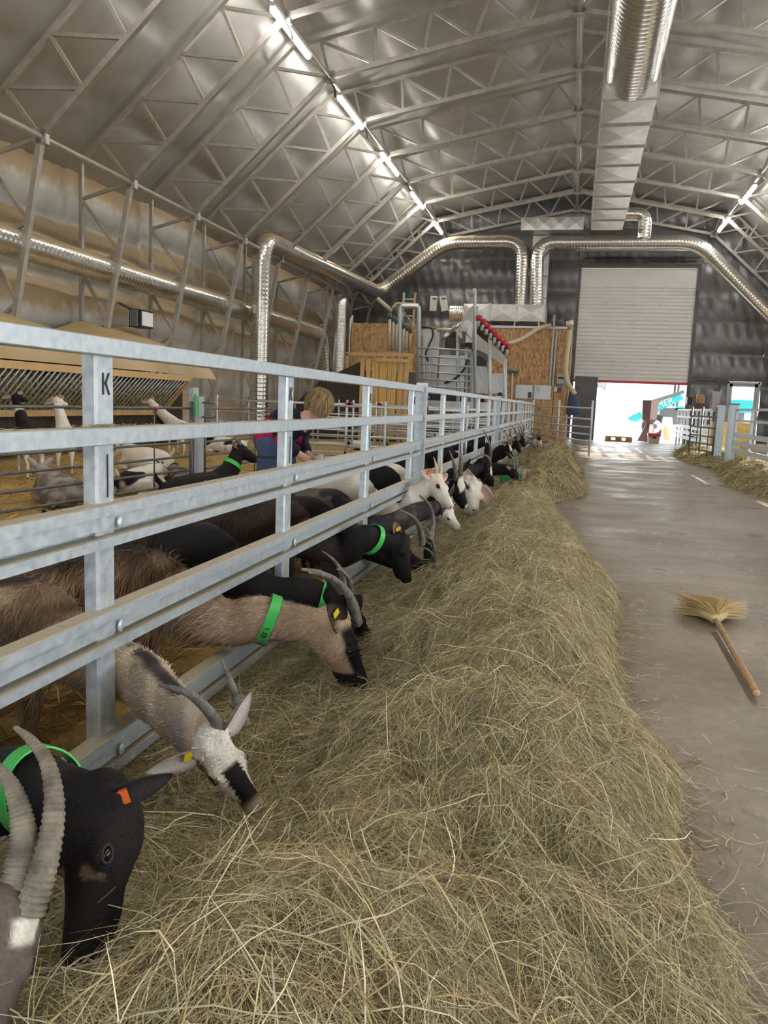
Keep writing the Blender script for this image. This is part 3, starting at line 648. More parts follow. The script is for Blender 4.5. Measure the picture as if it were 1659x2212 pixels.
# ================================================================ BOARD ROOM AND MILKING STALLS
OY = 29.6
a = P(1072, 930, Y=OY); b = P(1237, 711, Y=OY)
wo = struct(MB().box((a[0]-.5, OY, 0), (b[0]-.52, OY+.05, b[2])).build('wall_room', M['osb'])); xe = b[0]
for k in range(0, 2):
    pass
MB().box((b[0]-.5, OY, 0), (b[0], OY+.05, b[2])).build('osb_board', M['osb'], wo)
MB().box((b[0]-.05, OY+.06, 0), (b[0], BACK-1.0, b[2])).build('osb_board', M['osb'], wo)
MB().box((a[0]-.5, OY-.03, b[2]), (b[0]+.02, OY+.1, b[2]+.08)).build('top_trim', M['galvc'], wo)
MB().box((-5.5, OY+.1, b[2]-.06), (b[0], BACK-1.0, b[2])).build('room_roof', M['osb'], wo)
LYo = 30.4; a = P(756, 800, Y=LYo); b2 = P(905, 700, Y=LYo)
wo2 = struct(MB().box((a[0], LYo, 0), (a[0]+2.3, LYo+.05, b2[2])).build('wall_room_side', M['osb'])); MB().box((a[0]+2.32, LYo, 0), (b2[0], LYo+.05, b2[2])).build('osb_board', M['osb'], wo2)
def board(px0, py0, px1, py1, Y, name, mat, label, cat, th=.04):
    a = P(px0, py1, Y=Y); b = P(px1, py0, Y=Y); return tag(MB().box((a[0], Y-th, a[2]), (b[0], Y, b[2])).build(name, mat), label, cat)
M['wb'] = mk('whiteboard', (.62, .68, .72), rough=.25)
w1 = board(1113, 832, 1151, 860, OY, 'whiteboard', M['wb'], 'plain whiteboard with a dark eraser on the chipboard wall', 'whiteboard', .03)
q = P(1144, 853, Y=OY-.04); MB().box((q[0]-.05, OY-.07, q[2]-.1), (q[0]+.06, OY-.03, q[2]+.1)).build('eraser', M['blue'], w1)
w2 = board(1153, 833, 1191, 862, OY, 'whiteboard', M['wb'], 'whiteboard with a ruled table on the chipboard wall', 'whiteboard', .03)
a = P(1155, 848, Y=OY-.032); b = P(1166, 835, Y=OY-.032); mb = MB()
for k in range(5): mb.box((a[0], OY-.034, a[2]+(b[2]-a[2])*k/4-.004), (b[0], OY-.031, a[2]+(b[2]-a[2])*k/4+.004))
mb.box((b[0]-.008, OY-.034, a[2]), (b[0], OY-.031, b[2])).build('ruled_lines', M['black'], w2)
bx = board(1203, 808, 1221, 829, OY, 'switch_box', M['grey'], 'grey switch box on the chipboard wall next to the hose', 'box', .15)
for k in range(3):
    q = P(1209+4*k, 836, Y=OY-.05); MB().tube([(q[0], OY-.05, q[2]-.15), (q[0], OY-.05, q[2]+.2)], .02, 6).build('conduit', M['grey'], bx)
q = P(1213, 816, Y=OY-.16); MB().box((q[0]-.12, OY-.17, q[2]-.03), (q[0]+.12, OY-.15, q[2]+.03)).build('switch', M['black'], bx)
board(1196, 836, 1204, 846, OY, 'wall_socket', M['white'], 'small white socket beside the ruled whiteboard', 'socket', .06)
board(1205, 838, 1213, 847, OY, 'junction_box', M['dgrey'], 'small dark junction box below the switch box', 'box', .08)
for px0, py0, px1, py1, lab in ((1198, 680, 1187, 832, 'tall thin steel pipe running up the chipboard wall'), (1203, 716, 1194, 834, 'thin cream conduit running down the chipboard wall')):
    p = P(px0, py0, Y=OY-.06); q = P(px1, py1, Y=OY-.06); tag(MB().tube([p, q], .035, 8).build('wall_pipe', M['galvc']), lab, 'pipe')
sq = thing('squeegee', 'blue floor squeegee hung upside down on the chipboard wall', 'squeegee', P(1105, 862, Y=OY-.1))
p = P(1107, 806, Y=OY-.08); q = P(1105, 862, Y=OY-.08); MB().tube([p, q], .028, 8).build('handle', M['white'], sq)
p = P(1094, 802, Y=OY-.08); q = P(1120, 804, Y=OY-.08); MB().beam(p, q, .08, .09).build('blade', mk('teal_plastic', (.02, .12, .17), rough=.4), sq)
hs = thing('vacuum_hose', 'thick cream hose hanging from a dark pipe beside the overhead door', 'hose', P(1238, 848, Y=29.3))
MB().tube(smooth_path([P(1232, 705, Y=29.3), P(1228, 740, Y=29.3), P(1222, 790, Y=29.3), P(1226, 825, Y=29.3), P(1242, 852, Y=29.3)], 8), .085, 12).build('hose', M['hose'], hs, smooth=True)
p = P(1228, 683, Y=29.3); MB().tube([(p[0], 28.9, p[2]), (p[0], 31.5, p[2])], .16, 14).build('pipe_stub', M['dgrey'], hs)
MB().tube([P(1230, 693, Y=29.3), P(1231, 702, Y=29.3)], .13, 12).build('collar', M['white'], hs); MB().tube([P(1231, 700, Y=29.3), P(1232, 712, Y=29.3)], .11, 12).build('reducer', M['osb'], hs)
tag(MB().tube(smooth_path([P(1096, 742, Y=28.5), P(1125, 733, Y=28.8), P(1165, 709, Y=29.3), P(1190, 702, Y=29.45)], 8), .07, 10).build('sloping_hose', M['hose'], smooth=True), 'cream hose sloping down from the room roof to the red milking clusters', 'hose')
ct = thing('hanging_coat', 'dark blue coat hanging at the corner of the chipboard wall', 'coat', P(1234, 900, Y=29.5))
p = P(1226, 845, Y=29.45); q = P(1244, 893, Y=29.45)
mb = MB(); mb.sweep([(p[0]+.15, 29.42, p[2]), (p[0]+.22, 29.4, (p[2]+q[2])/2), (p[0]+.28, 29.4, q[2])], [.10, .2, .26], [.06, .1, .1], (0, 1, 0)).build('coat_cloth', M['blue'], ct, smooth=True)
# cartons and ladder on the room roof
zr = P(1100, 711, Y=OY)[2]
for k, (px, tilt) in enumerate(((936, .02), (962, -.12))):
    p = P(px, 672, Y=32.6); c = thing('carton', ['upright grey white carton with a dark print standing on the room roof', 'leaning grey white carton standing on the room roof'][k], 'carton', (p[0], 32.6, p[2]))
    h = P(px, 640, Y=32.6)[2]-p[2]
    MB().beam((p[0], 32.6, p[2]), (p[0]+tilt, 32.6, p[2]+h), .28, .20, (0, 1, 0)).build('carton_body', M['white'], c)
    MB().box((p[0]-.06+tilt*.8, 32.47, p[2]+h*.78), (p[0]+.1+tilt*.8, 32.49, p[2]+h*.86)).build('print', M['black'], c)
ld = thing('ladder', 'pale wooden ladder end leaning behind the milking frame', 'ladder', P(880, 700, Y=31))
for dx in (0, .45):
    MB().beam(P(868, 705, Y=31)+(dx, 0, 0), P(873, 632, Y=31)+(dx, 0, 0), .05, .08).build('rail', M['wood' if dx else 'galvc'], ld)
for k in range(4): MB().beam(P(869+k, 700-18*k, Y=31)+(0, 0, 0), P(869+k, 700-18*k, Y=31)+(.45, 0, 0), .03, .05).build('rung', M['galvc'], ld)
# wooden crate with yellow boards
CYY = 22.5
cr = thing('wooden_crate', 'tall unfinished wooden crate frame lined with yellow boards', 'crate', P(830, 960, Y=CYY)*np.array([1, 1, 0]))
def stud(px0, py0, px1, py1, Y, w=.1, mat='wood', d=.06, nm='stud'):
    a = P(px0, py0, Y=Y); b = P(px1, py1, Y=Y); b[1] = Y; MB().beam(a, b, w, d, (0, 1, 0)).build(nm, M[mat], cr)
zf = 0
def studv(px, pt, w=.1, Y=CYY):
    a = P(px, pt, Y=Y); MB().box((a[0]-w/2, Y-.03, 0), (a[0]+w/2, Y+.03, a[2])).build('stud', M['wood'], cr)
for px, pt, w in ((784, 775, .12), (797, 775, .13), (816, 778, .07), (843, 778, .10), (868, 780, .09), (880, 780, .10)): studv(px, pt, w)
stud(812, 777, 882, 780, CYY-.05, .09, nm='top_rail'); stud(748, 764, 893, 767, CYY+1.2, .1, nm='top_rail'); stud(750, 764, 750, 800, CYY+1.2, .1)
stud(835, 764, 828, 779, CYY-.02, .07, nm='brace'); stud(893, 768, 881, 780, CYY, .07, nm='brace'); stud(886, 766, 886, 900, CYY+1.0, .12)
for px0, px1 in ((804, 820), (821, 838), (840, 858), (860, 876)):
    a = P(px0, 780, Y=CYY+.05); b = P(px1, 780, Y=CYY+.05); MB().box((a[0], CYY+.035, .15), (b[0], CYY+.06, a[2]-.02)).build('yellow_board', M['woody'], cr)
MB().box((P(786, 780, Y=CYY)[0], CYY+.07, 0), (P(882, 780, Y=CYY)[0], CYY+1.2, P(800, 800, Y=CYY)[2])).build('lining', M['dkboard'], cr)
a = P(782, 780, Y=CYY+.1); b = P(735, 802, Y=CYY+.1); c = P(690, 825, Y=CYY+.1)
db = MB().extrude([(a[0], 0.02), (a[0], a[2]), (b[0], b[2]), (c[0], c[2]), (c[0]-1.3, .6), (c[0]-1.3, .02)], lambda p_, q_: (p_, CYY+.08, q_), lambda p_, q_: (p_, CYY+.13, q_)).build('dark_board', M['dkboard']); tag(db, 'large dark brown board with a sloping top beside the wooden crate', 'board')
# milking stall
MY = 25.5
ms = thing('milking_stall', 'galvanised milking stall frame with steel panels and red teat clusters', 'milking stall', P(990, 960, Y=MY)*np.array([1, 1, 0]))
def mtube(nm, pxs, r=.04, Y=MY, mat='galvc', rad=.1): MB().tube(fillet([P(x_, y_, Y=Y) for x_, y_ in pxs], rad), r, 8).build(nm, M[mat], ms, smooth=True)
def mbox(nm, px0, py0, px1, py1, mat, Y=MY, d=.1, parent=None):
    a = P(px0, py1, Y=Y); b = P(px1, py0, Y=Y); return MB().box((a[0], Y, a[2]), (b[0], Y+d, b[2])).build(nm, M[mat], parent or ms)
M['stain'] = mk('stainless_sheet', (.55, .57, .58), (.65, .67, .68), scale=3, rough=.33, metal=.6)
M['stall'] = mk('pinkish_panel', (.42, .39, .37), rough=.4, metal=.3)
mtube('portal_frame', [(861, 940), (864, 662), (905, 662), (905, 940)], .075)
cab = mbox('cabinet', 907, 712, 950, 800, 'stain', MY+.3, 1.2); mbox('panel_seam', 909, 716, 919, 726, 'white', MY+.28, .02, cab)
mbox('lower_sheet', 907, 770, 946, 850, 'stain', MY+.25, .04); mbox('lower_sheet', 946, 768, 1006, 850, 'stain', MY+.15, .04)
for y_ in (751, 769, 786, 803, 818, 833): mtube('stall_bar', [(905, y_), (1018, y_+6)], .028, MY-.1)
for x_ in (916, 928): mtube('stall_stay', [(x_, 770), (x_, 850)], .018, MY-.1)
mtube('tall_post', [(1026, 940), (1026, 622), (1018, 642)], .05, MY-.2)
for x_, y_ in ((1008, 750), (1018, 768), (1058, 735), (1091, 775), (989, 720)): mtube('post', [(x_, 945), (x_, y_)], .06, MY+.1)
mtube('header_bar', [(944, 713), (1012, 713)], .06, MY+.2)
for k in range(7):
    x_ = 842+7.5*k; y0_ = 676+5*k
    mtube('milk_pipe', [(x_, y0_+12), (x_-2, 758)], .055-.003*k, MY+1.0+.35*k, 'hose'); mtube('pipe_cap', [(x_, y0_), (x_, y0_+14)], .075-.003*k, MY+1.0+.35*k, 'dgrey')
mtube('feed_pipe', [(815, 645), (846, 672)], .07, MY+1.2, 'hose'); mtube('hose_loop', [(846, 668), (855, 655), (905, 658)], .04, MY+.9, 'hose', .3)
for k in range(10):
    a = P(868+3*k, 668+4*k, Y=MY+.8); b = P(890+2.2*k, 700+2.5*k, Y=MY+.8); c = P(905+3*k, 712+k, Y=MY+.8); MB().tube(smooth_path([a, b, c], 4), .022, 6).build('rubber_line', M['hose' if k % 3 else 'dgrey'], ms, smooth=True)
mtube('black_hose', [(912, 706), (934, 709), (936, 725), (918, 765), (925, 780)], .03, MY-.05, 'rubber', .4)
mtube('black_hose', [(1010, 775), (1005, 795), (985, 818), (960, 828)], .035, MY-.05, 'rubber', .5)
mtube('piston', [(952, 735), (971, 719)], .07, MY-.1, 'ductc'); mtube('piston', [(972, 718), (1000, 694)], .05, MY-.1, 'ductc')
gb_ = mbox('gear_box', 989, 708, 1008, 716, 'grey', MY-.2, .3); mbox('gear_box', 997, 718, 1006, 742, 'dgrey', MY-.15, .2)
a = P(976, 705, Y=MY-.05); b = P(1010, 698, Y=MY-.05); c = P(1020, 740, Y=MY-.05)
MB().extrude([(a[0], a[2]), (b[0], b[2]+.1), (c[0], b[2]), (c[0], c[2]), (c[0]-.25, c[2])], lambda p_, q_: (p_, MY-.08, q_), lambda p_, q_: (p_, MY-.04, q_)).build('bracket_plate', M['stain'], ms)
# sloping hood + pinkish panels + clusters
def quad_plate(nm, pts, mat, th=.05):
    v = [np.array(p) for p in pts]; n = np.cross(v[1]-v[0], v[2]-v[0]); n /= np.linalg.norm(n); n *= th
    MB().add(list(v)+[p+n for p in v], [(0,1,2,3),(7,6,5,4),(0,4,5,1),(1,5,6,2),(2,6,7,3),(3,7,4,0)]); mb = MB(); mb.add(list(v)+[p+n for p in v], [(0,1,2,3),(7,6,5,4),(0,4,5,1),(1,5,6,2),(2,6,7,3),(3,7,4,0)]); return mb.build(nm, M[mat], ms)
Y0, Y1, Y2 = MY-.1, MY+.9, MY+1.8
quad_plate('hood_panel', [P(1023, 715, Y=Y0), P(1058, 745, Y=Y1), P(1058, 768, Y=Y1), P(1023, 752, Y=Y0)], 'stall')
quad_plate('hood_panel', [P(1063, 745, Y=Y1), P(1092, 770, Y=Y2), P(1088, 790, Y=Y2), P(1062, 773, Y=Y1)], 'stall')
quad_plate('hood_sheet', [P(990, 700, Y=Y0), P(1020, 660, Y=Y0+1), P(1034, 662, Y=Y0+1), P(1020, 735, Y=Y0)], 'stain')
quad_plate('chute', [P(1020, 790, Y=Y0), P(1052, 792, Y=Y1), P(1058, 850, Y=Y1), P(1015, 850, Y=Y0)], 'stain')
quad_plate('chute', [P(1062, 806, Y=Y1), P(1090, 806, Y=Y2), P(1088, 850, Y=Y2), P(1058, 850, Y=Y1)], 'stain')
for k in range(12):
    u = k/11; a = P(1024+34*u, 754+21*u, Y=Y0+1.0*u-.06); MB().box((a[0]-.03, a[1]-.04, a[2]-.12), (a[0]+.01, a[1], a[2])).build('comb_tooth', M['dark_steel'], ms)
for k in range(8):
    u = k/7; Y = Y0+2.0*u-.05; px = 1032+62*u; py = 681+62*u
    a = P(px-1, py+24, Y=Y); b = P(px+3, py+4, Y=Y); cl = MB().tube([a, b], .065, 10).build('teat_cluster', M['galvc'], ms, smooth=True)
    c = P(px+2, py+12, Y=Y-.06); d = P(px+5, py, Y=Y-.06); MB().tube([c, (c+d)/2, d], [.06, .10, .07], 8).build('red_bulb', M['red'], cl, smooth=True)
    e = P(px-6, py+22, Y=Y-.02); g = P(px-3, py+2, Y=Y-.02); MB().tube([e, g], .035, 6).build('black_sleeve', M['black'], cl)
mbox('camera_knob', 1076, 848, 1084, 856, 'black', MY+1.0, .15)
mbox('low_shelf', 905, 870, 1060, 880, 'stain', MY, .6); mbox('low_shelf', 905, 905, 1060, 912, 'stain', MY, .6)
# ================================================================ RIGHT SIDE of the alley
RFX = 3.55
def right_panel(y0, y1, label, n):
    t = thing('pen_fence', label, 'fence', (RFX, y0, 0))
    for z, h in ((1.36, .05), (1.12, .05), (.78, .10), (.60, .10), (.44, .1), (.05, .1)): MB().box((RFX-.03, y0, z), (RFX+.02, y1, z+h)).build('rail', M['galvc'], t)
    for k in range(n+1):
        y = y0+(y1-y0)*k/n; MB().box((RFX-.02, y-.035, 0), (RFX+.035, y+.035, 1.38)).build('post', M['galvc'], t)
    return t
right_panel(11.0, 19.2, 'galvanised pen fence on the right beside the sunlit hay', 5)
right_panel(22.6, 29.5, 'far galvanised pen fence on the right near the yellow straw bales', 8)
for y in (19.6, 21.2):
    t = thing('square_post', ['thick steel post at the near side of the right gate gap', 'thick steel post at the far side of the right gate gap'][y > 20], 'post', (RFX, y, 0))
    MB().box((RFX-.09, y-.08, 0), (RFX+.09, y+.08, 1.5)).build('post_body', M['galvc'], t); MB().box((RFX-.11, y-.1, 1.5), (RFX+.11, y+.1, 1.53)).build('cap', M['dark_steel'], t)
a = P(1486, 993, Z=0); b = P(1572, 985, Z=0)
hurdle((a[0], a[1]), (RFX-.12, 21.0), 1.45, [.15, .32, .50, .70, .92, 1.2], 'dark bar hurdle swung out in front of the right pen', 'dark_steel', (0, .45, .98), .02, None, 0, (.3, .75))
for k, (x, y, s) in enumerate(((4.5, 25.0, 1.0), (4.6, 26.3, .9), (4.5, 27.7, .85))):
    t = thing('straw_bale', ['tall yellow straw bale behind the far right fence', 'middle yellow straw bale behind the far right fence', 'low yellow straw bale at the end of the right fence'][k], 'bale', (x, y, 0))
    mb = MB().box((x-.45, y-.55, 0), (x+.45, y+.55, 1.05*s)); mb.build('bale_body', mk('yellow_straw', (.62, .44, .13), (.78, .60, .22), scale=12, rough=.8, bump=1, bscale=40), t)
    for q in (-.25, .25): MB().box((x-.46, y+q-.01, -.0), (x+.46, y+q+.01, 1.05*s+.01)).build('twine', M['orange'], t)
# tub, chair, sack and things near the opening
tb = P(1411, 957, Z=0); t = thing('feed_tub', 'beige tub with a red lid and a dark crest by the open door', 'tub', tb)
w = .46; hgt = 1.0*P(1411, 957, Y=tb[1])[2]
zt = P(1411, 936, Y=tb[1])[2]
MB().extrude([(-w*.44, 0), (w*.44, 0), (w*.5, zt-.12), (-w*.5, zt-.12)], lambda a, b: (tb[0]+a, tb[1]-w*.45, b), lambda a, b: (tb[0]+a, tb[1]+w*.45, b)).build('tub_body', mk('beige_plastic', (.50, .42, .32), rough=.5), t)
MB().box((tb[0]-w*.54, tb[1]-w*.5, zt-.12), (tb[0]+w*.54, tb[1]+w*.5, zt)).build('lid', M['red'], t)
mb = MB(); mb.extrude([(-.10, .0), (-.06, -.03), (.06, -.03), (.10, 0), (.05, .05), (.0, .10), (-.05, .05)], lambda a, b: (tb[0]+a, tb[1]-w*.45-.004, zt*.55+b), lambda a, b: (tb[0]+a, tb[1]-w*.45+.02, zt*.55+b)); mb.build('crest', M['black'], t)
MB().tube(smooth_path([(tb[0]-.05, tb[1], zt), (tb[0]-.03, tb[1], zt+.2), (tb[0]+.02, tb[1], zt+.3)], 5), .01, 6).build('string_handle', M['white'], t)
q = P(1432, 950, Z=0); t = thing('garden_chair', 'white plastic chair with a sack over its seat by the door', 'chair', q)
x, y = q[0]+.15, q[1]; S = 1.0
MB().sweep([(x, y+.22, .45), (x, y+.28, .75), (x, y+.33, 1.05)], [.24, .25, .2], [.02, .02, .02], (0, 1, 0), 14).build('backrest', M['white'], t, smooth=True)
MB().box((x-.24, y-.22, .42), (x+.24, y+.24, .46)).build('seat', M['white'], t)
for sx in (-.2, .2):
    for sy in (-.18, .2): MB().beam((x+sx, y+sy, .42), (x+sx*1.15, y+sy*1.15, 0), .04, .04).build('leg', M['white'], t)
sk = MB().sweep([(x-.05, y-.15, .62), (x-.02, y-.25, .45), (x, y-.32, .2), (x+.02, y-.33, .02)], [.16, .2, .17, .15], [.05, .06, .05, .04], (0, 1, 0), 14).build('burlap_sack', mk('burlap', (.36, .26, .15), (.42, .32, .2), scale=20, rough=.9, bump=.5), smooth=True); tag(sk, 'brown burlap sack draped over the white chair', 'sack')
cv = P(1395, 905, Y=34.2)
t = thing('metal_drum', 'tall dark reddish funnel stand in front of the loader wheel', 'funnel', (cv[0], 34.2, 0))
c0 = P(1403, 950, Y=34.2)
MB().tube([(c0[0], 35.4, .0), (c0[0]+.05, 35.4, .75), (c0[0]+.02, 35.4, .95), (c0[0]+.02, 35.4, 1.75)], [.45, .15, .33, .38], 6).build('funnel_body', mk('dark_red_steel', (.10, .06, .06), rough=.6), t)
# clutter at right back wall
def wbox(nm, px0, py0, px1, py1, Y, d, mat, label, cat): a = P(px0, py1, Y=Y); b = P(px1, py0, Y=Y); return tag(MB().box((a[0], Y, a[2]), (b[0], Y+d, b[2])).build(nm, M[mat]), label, cat)
wbox('control_cabinet', 1536, 846, 1557, 890, 33.9, .5, 'grey', 'grey electric cabinet on the back wall left of the glazed door', 'cabinet')
wbox('wall_shelf', 1486, 886, 1535, 889, 33.8, .6, 'wood', 'low work shelf under the dark tools right of the overhead door', 'shelf')
c = wbox('cardboard_box', 1506, 852, 1524, 870, 34.0, .4, 'osb', 'crumpled cardboard box on the wall shelf', 'box'); c.rotation_euler = (0, 0, 0)
wbox('tool_case', 1484, 858, 1496, 874, 34.0, .4, 'black', 'black tool case beside the overhead door frame', 'case')
wbox('red_canister', 1549, 880, 1562, 905, 33.5, .3, 'red', 'dark red canister below the electric cabinet', 'canister')
wbox('low_trestle', 1484, 893, 1556, 935, 33.6, .6, 'dgrey', 'dark low trestle under the wall shelf', 'trestle')
wbox('orange_beam', 1600, 960, 1659, 975, 20.5, .15, 'wood', 'orange brown timber lying behind the right fence', 'timber')
tag(MB().tube(fillet([P(1488, 819, Y=34.3), P(1552, 822, Y=34.3), P(1556, 838, Y=34.3), P(1550, 848, Y=34.3)], .3), .05, 8).build('bent_pipe', M['dgrey'], smooth=True), 'dark bent pipe on the back wall above the cabinet', 'pipe')
# ================================================================ OUTSIDE
M['gravel'] = mk('pale_yard', (.62, .60, .56), (.7, .68, .64), scale=3, rough=.9)
gr = MB().box((-40, BACK+.4, -.25), (60, BACK+70, -.03)).box((-60, -60, -.25), (60, FRONT-.3, -.03)).box((9.7, -60, -.25), (80, BACK+.4, -.03)).build('ground', M['gravel']); struct(gr)
pt = P(1345, 946, Z=0); pt = np.array([pt[0]*34.1/pt[1], 34.1, 0.]); pal = thing('pallet', 'wooden pallet lying in the doorway with daylight through its gaps', 'pallet', pt)
x0 = P(1314, 946, Y=34.1)[0]; x1 = P(1360, 946, Y=34.1)[0]; yp = pt[1]
for k in range(3): xx = x0+(x1-x0)*k/2; MB().box((xx-.09*1.3, yp, 0.02), (xx+.09*1.3, yp+.9, .16)).build('block', M['osb'], pal)
for k in range(4): MB().box((x0-.1, yp+.02+.26*k, .16), (x1+.1, yp+.14+.26*k, .20)).build('top_slat', M['osb'], pal)
for k in range(2): MB().box((x0-.1, yp+.02+.7*k, 0), (x1+.1, yp+.12+.7*k, .03)).build('bottom_slat', M['osb'], pal)
# white building across the yard
bd = thing('white_building', 'pale building across the yard with dark letters high on its wall', 'building', (4, BACK+32, 0))
MB().box((-14, BACK+32, 0), (30, BACK+33, 9)).build('facade', M['white'], bd)
for q, c in ((1296, 'A'), (1307, 'l')):
    me = text_mesh('A' if c == 'A' else 'I', 1.1, .03); p = P(q, 833, Y=BACK+31.9)
    me.transform(Matrix.Translation(Vector(p)) @ Matrix.Rotation(math.pi/2, 4, 'X')); obj_from('wall_letter', me, M['dgrey'], bd)
for k, px in enumerate((1407, 1412)): MB().tube([P(px, 824, Y=BACK+31.8), P(px, 850, Y=BACK+31.8)], .05, 6).build('downpipe', M['grey'], bd)
# wheel loader
KY = BACK+5.2
M['teal'] = mk('teal_paint', (.02, .32, .34), (.03, .35, .37), scale=3, rough=.35)
ld_ = thing('wheel_loader', 'teal wheel loader with lowered bucket parked outside the open door', 'loader', (P(1430, 930, Y=KY)[0], KY, 0))
def kp(px, py, dy=0): return P(px, py, Y=KY+dy)
pl_ = [(1355, 905), (1372, 893), (1420, 868), (1470, 852), (1478, 862), (1440, 880), (1395, 900), (1372, 912)]
pp_ = [kp(*q) for q in pl_]
bmk = MB().extrude([(p[0], p[2]) for p in pp_], lambda a, b: (a, KY, b), lambda a, b: (a, KY+.3, b)).build('boom', M['teal'], ld_)
me = text_mesh('KRAMER', .42, .01); c = kp(1418, 876)
me.transform(Matrix.Translation(Vector((c[0], KY-.02, c[2]-.02))) @ Matrix.Rotation(math.radians(-22), 4, 'Y') @ Matrix.Rotation(math.pi/2, 4, 'X')); obj_from('lettering', me, M['white'], bmk)
MB().beam(kp(1395, 872), kp(1478, 846), .1, .16).build('hydraulic_arm', M['dgrey'], ld_)
MB().extrude([(kp(*q)[0], kp(*q)[2]) for q in ((1363, 860), (1370, 856), (1384, 872), (1382, 890), (1370, 896), (1366, 885))], lambda a, b: (a, KY-.1, b), lambda a, b: (a, KY+.2, b)).build('tilt_lever', M['grey'], ld_)
MB().extrude([(kp(*q)[0], kp(*q)[2]) for q in ((1284, 921), (1320, 900), (1326, 912), (1318, 928), (1300, 926))], lambda a, b: (a, KY-.9, b), lambda a, b: (a, KY+1.1, b)).build('bucket', M['grey'], ld_)
MB().extrude([(kp(*q)[0], kp(*q)[2]) for q in ((1320, 912), (1334, 893), (1342, 900), (1360, 906), (1340, 914))], lambda a, b: (a, KY-.2, b), lambda a, b: (a, KY+.4, b)).build('quick_hitch', M['grey'], ld_)
wc = kp(1417, 912); wr_ = 0.95*abs(kp(1417, 940)[2]-kp(1417, 884)[2])/2
def wheel(x, y, z, r, th, nm='wheel'):
    w_ = MB().tube([(x, y, z), (x, y+.02, z), (x, y+th*.2, z), (x, y+th*.8, z), (x, y+th, z)], [r*.62, r*.9, r, r, r*.9], 28).build(nm, M['rubber'], ld_, smooth=True)
    MB().tube([(x, y-.02, z), (x, y+.1, z)], r*.55, 24).build('rim', M['grey'], w_); MB().tube([(x, y-.05, z), (x, y, z)], r*.2, 12).build('hub', M['dgrey'], w_)
wheel(wc[0], KY+.5, wr_, wr_, .5); wheel(wc[0]+3.1, KY+.5, wr_, wr_, .5)
MB().box((wc[0]+.2, KY+.6, .7), (wc[0]+4.0, KY+2.1, 1.5)).build('chassis', M['dgrey'], ld_)
MB().box((wc[0]+2.2, KY+.5, 1.4), (wc[0]+4.3, KY+2.2, 2.0)).build('bonnet', M['teal'], ld_)
cbx = wc[0]+.9
cabm = MB().box((cbx, KY+.6, 1.4), (cbx+1.6, KY+2.1, 1.6)).build('cab_base', M['teal'], ld_)
for x_ in (cbx, cbx+1.5):
    for y_ in (KY+.6, KY+2.0): MB().box((x_, y_, 1.6), (x_+.1, y_+.1, 2.75)).build('cab_pillar', M['dgrey'], ld_)
MB().box((cbx-.05, KY+.55, 2.75), (cbx+1.65, KY+2.15, 2.9)).build('cab_roof', M['teal'], ld_)
MB().box((cbx+.1, KY+.63, 1.6), (cbx+1.5, KY+.66, 2.75)).build('cab_window', gm, ld_)
# ================================================================ HAY AND STRAW
def vnoise(x, y, sc, seed=0):
    """smooth value noise in numpy"""
    x = np.asarray(x)*sc; y = np.asarray(y)*sc; xi = np.floor(x).astype(int); yi = np.floor(y).astype(int); fx = x-xi; fy = y-yi
    fx = fx*fx*(3-2*fx); fy = fy*fy*(3-2*fy)
    def h(a, b):
        n = (a*374761393+b*668265263+seed*1442695041) & 0x7fffffff; n = ((n ^ (n >> 13))*1274126177) & 0x7fffffff; return (n & 0xffff)/65535.0
    return (h(xi, yi)*(1-fx)+h(xi+1, yi)*fx)*(1-fy)+(h(xi, yi+1)*(1-fx)+h(xi+1, yi+1)*fx)*fy
EDGE = np.array([(-1.5, .45), (1.0, .46), (1.7, .42), (2.3, .40), (2.7, .43), (3.2, .27), (3.8, .30), (4.6, .36), (5.3, .38), (6.2, .22), (6.9, .10), (8.5, -.08), (9.6, -.18), (10.2, -.45), (10.8, -.1), (11.9, .22), (14, .26), (17, .18), (20.8, .05), (22.5, -.35), (23.5, -1.2)])
HH = np.array([(-1.5, .30), (1.5, .30), (3, .32), (5, .30), (7, .34), (9, .34), (10.0, .15), (10.9, .22), (12.5, .36), (17, .38), (21, .34), (23.3, .1)])
def hay_h(x, y):
    x = np.asarray(x, float); y = np.asarray(y, float)
    xr_ = np.interp(y, EDGE[:, 0], EDGE[:, 1]) + .10*(vnoise(x, y, 2.3, 5)-.5); xl_ = -1.62
    u = np.clip((x-xl_)/(xr_-xl_), 0, 1)
    prof = np.interp(u, [0, .1, .25, .42, .6, .75, .88, .96, 1.0], [.0, .03, .12, .36, .86, 1.0, .78, .40, 0])
    h = np.interp(y, HH[:, 0], HH[:, 1])*prof + np.interp(y, [.3, 1.2, 1.7, 2.3], [.22, .17, .07, 0])*np.interp(u, [0, .15, .3, .55, .8], [0, .3, 1, .6, 0])
    h = h*(.62+.76*vnoise(x, y, 2.6, 1)) + prof*(.10*(vnoise(x, y, 6.5, 2)-.5)+.05*(vnoise(x, y, 14, 3)-.5))
    for gx, gy, gr, gd in DIPS: h = h*(1-gd*np.exp(-((x-gx)**2+(y-gy)**2)/gr**2))
    return np.where((u <= 0) | (u >= 1), -.02, np.maximum(h, .0))
DIPS = [(-.80, 3.02, .34, .72), (-.95, 3.2, .3, .6), (-.82, 1.98, .24, .45), (-.92, 4.3, .3, .6)]
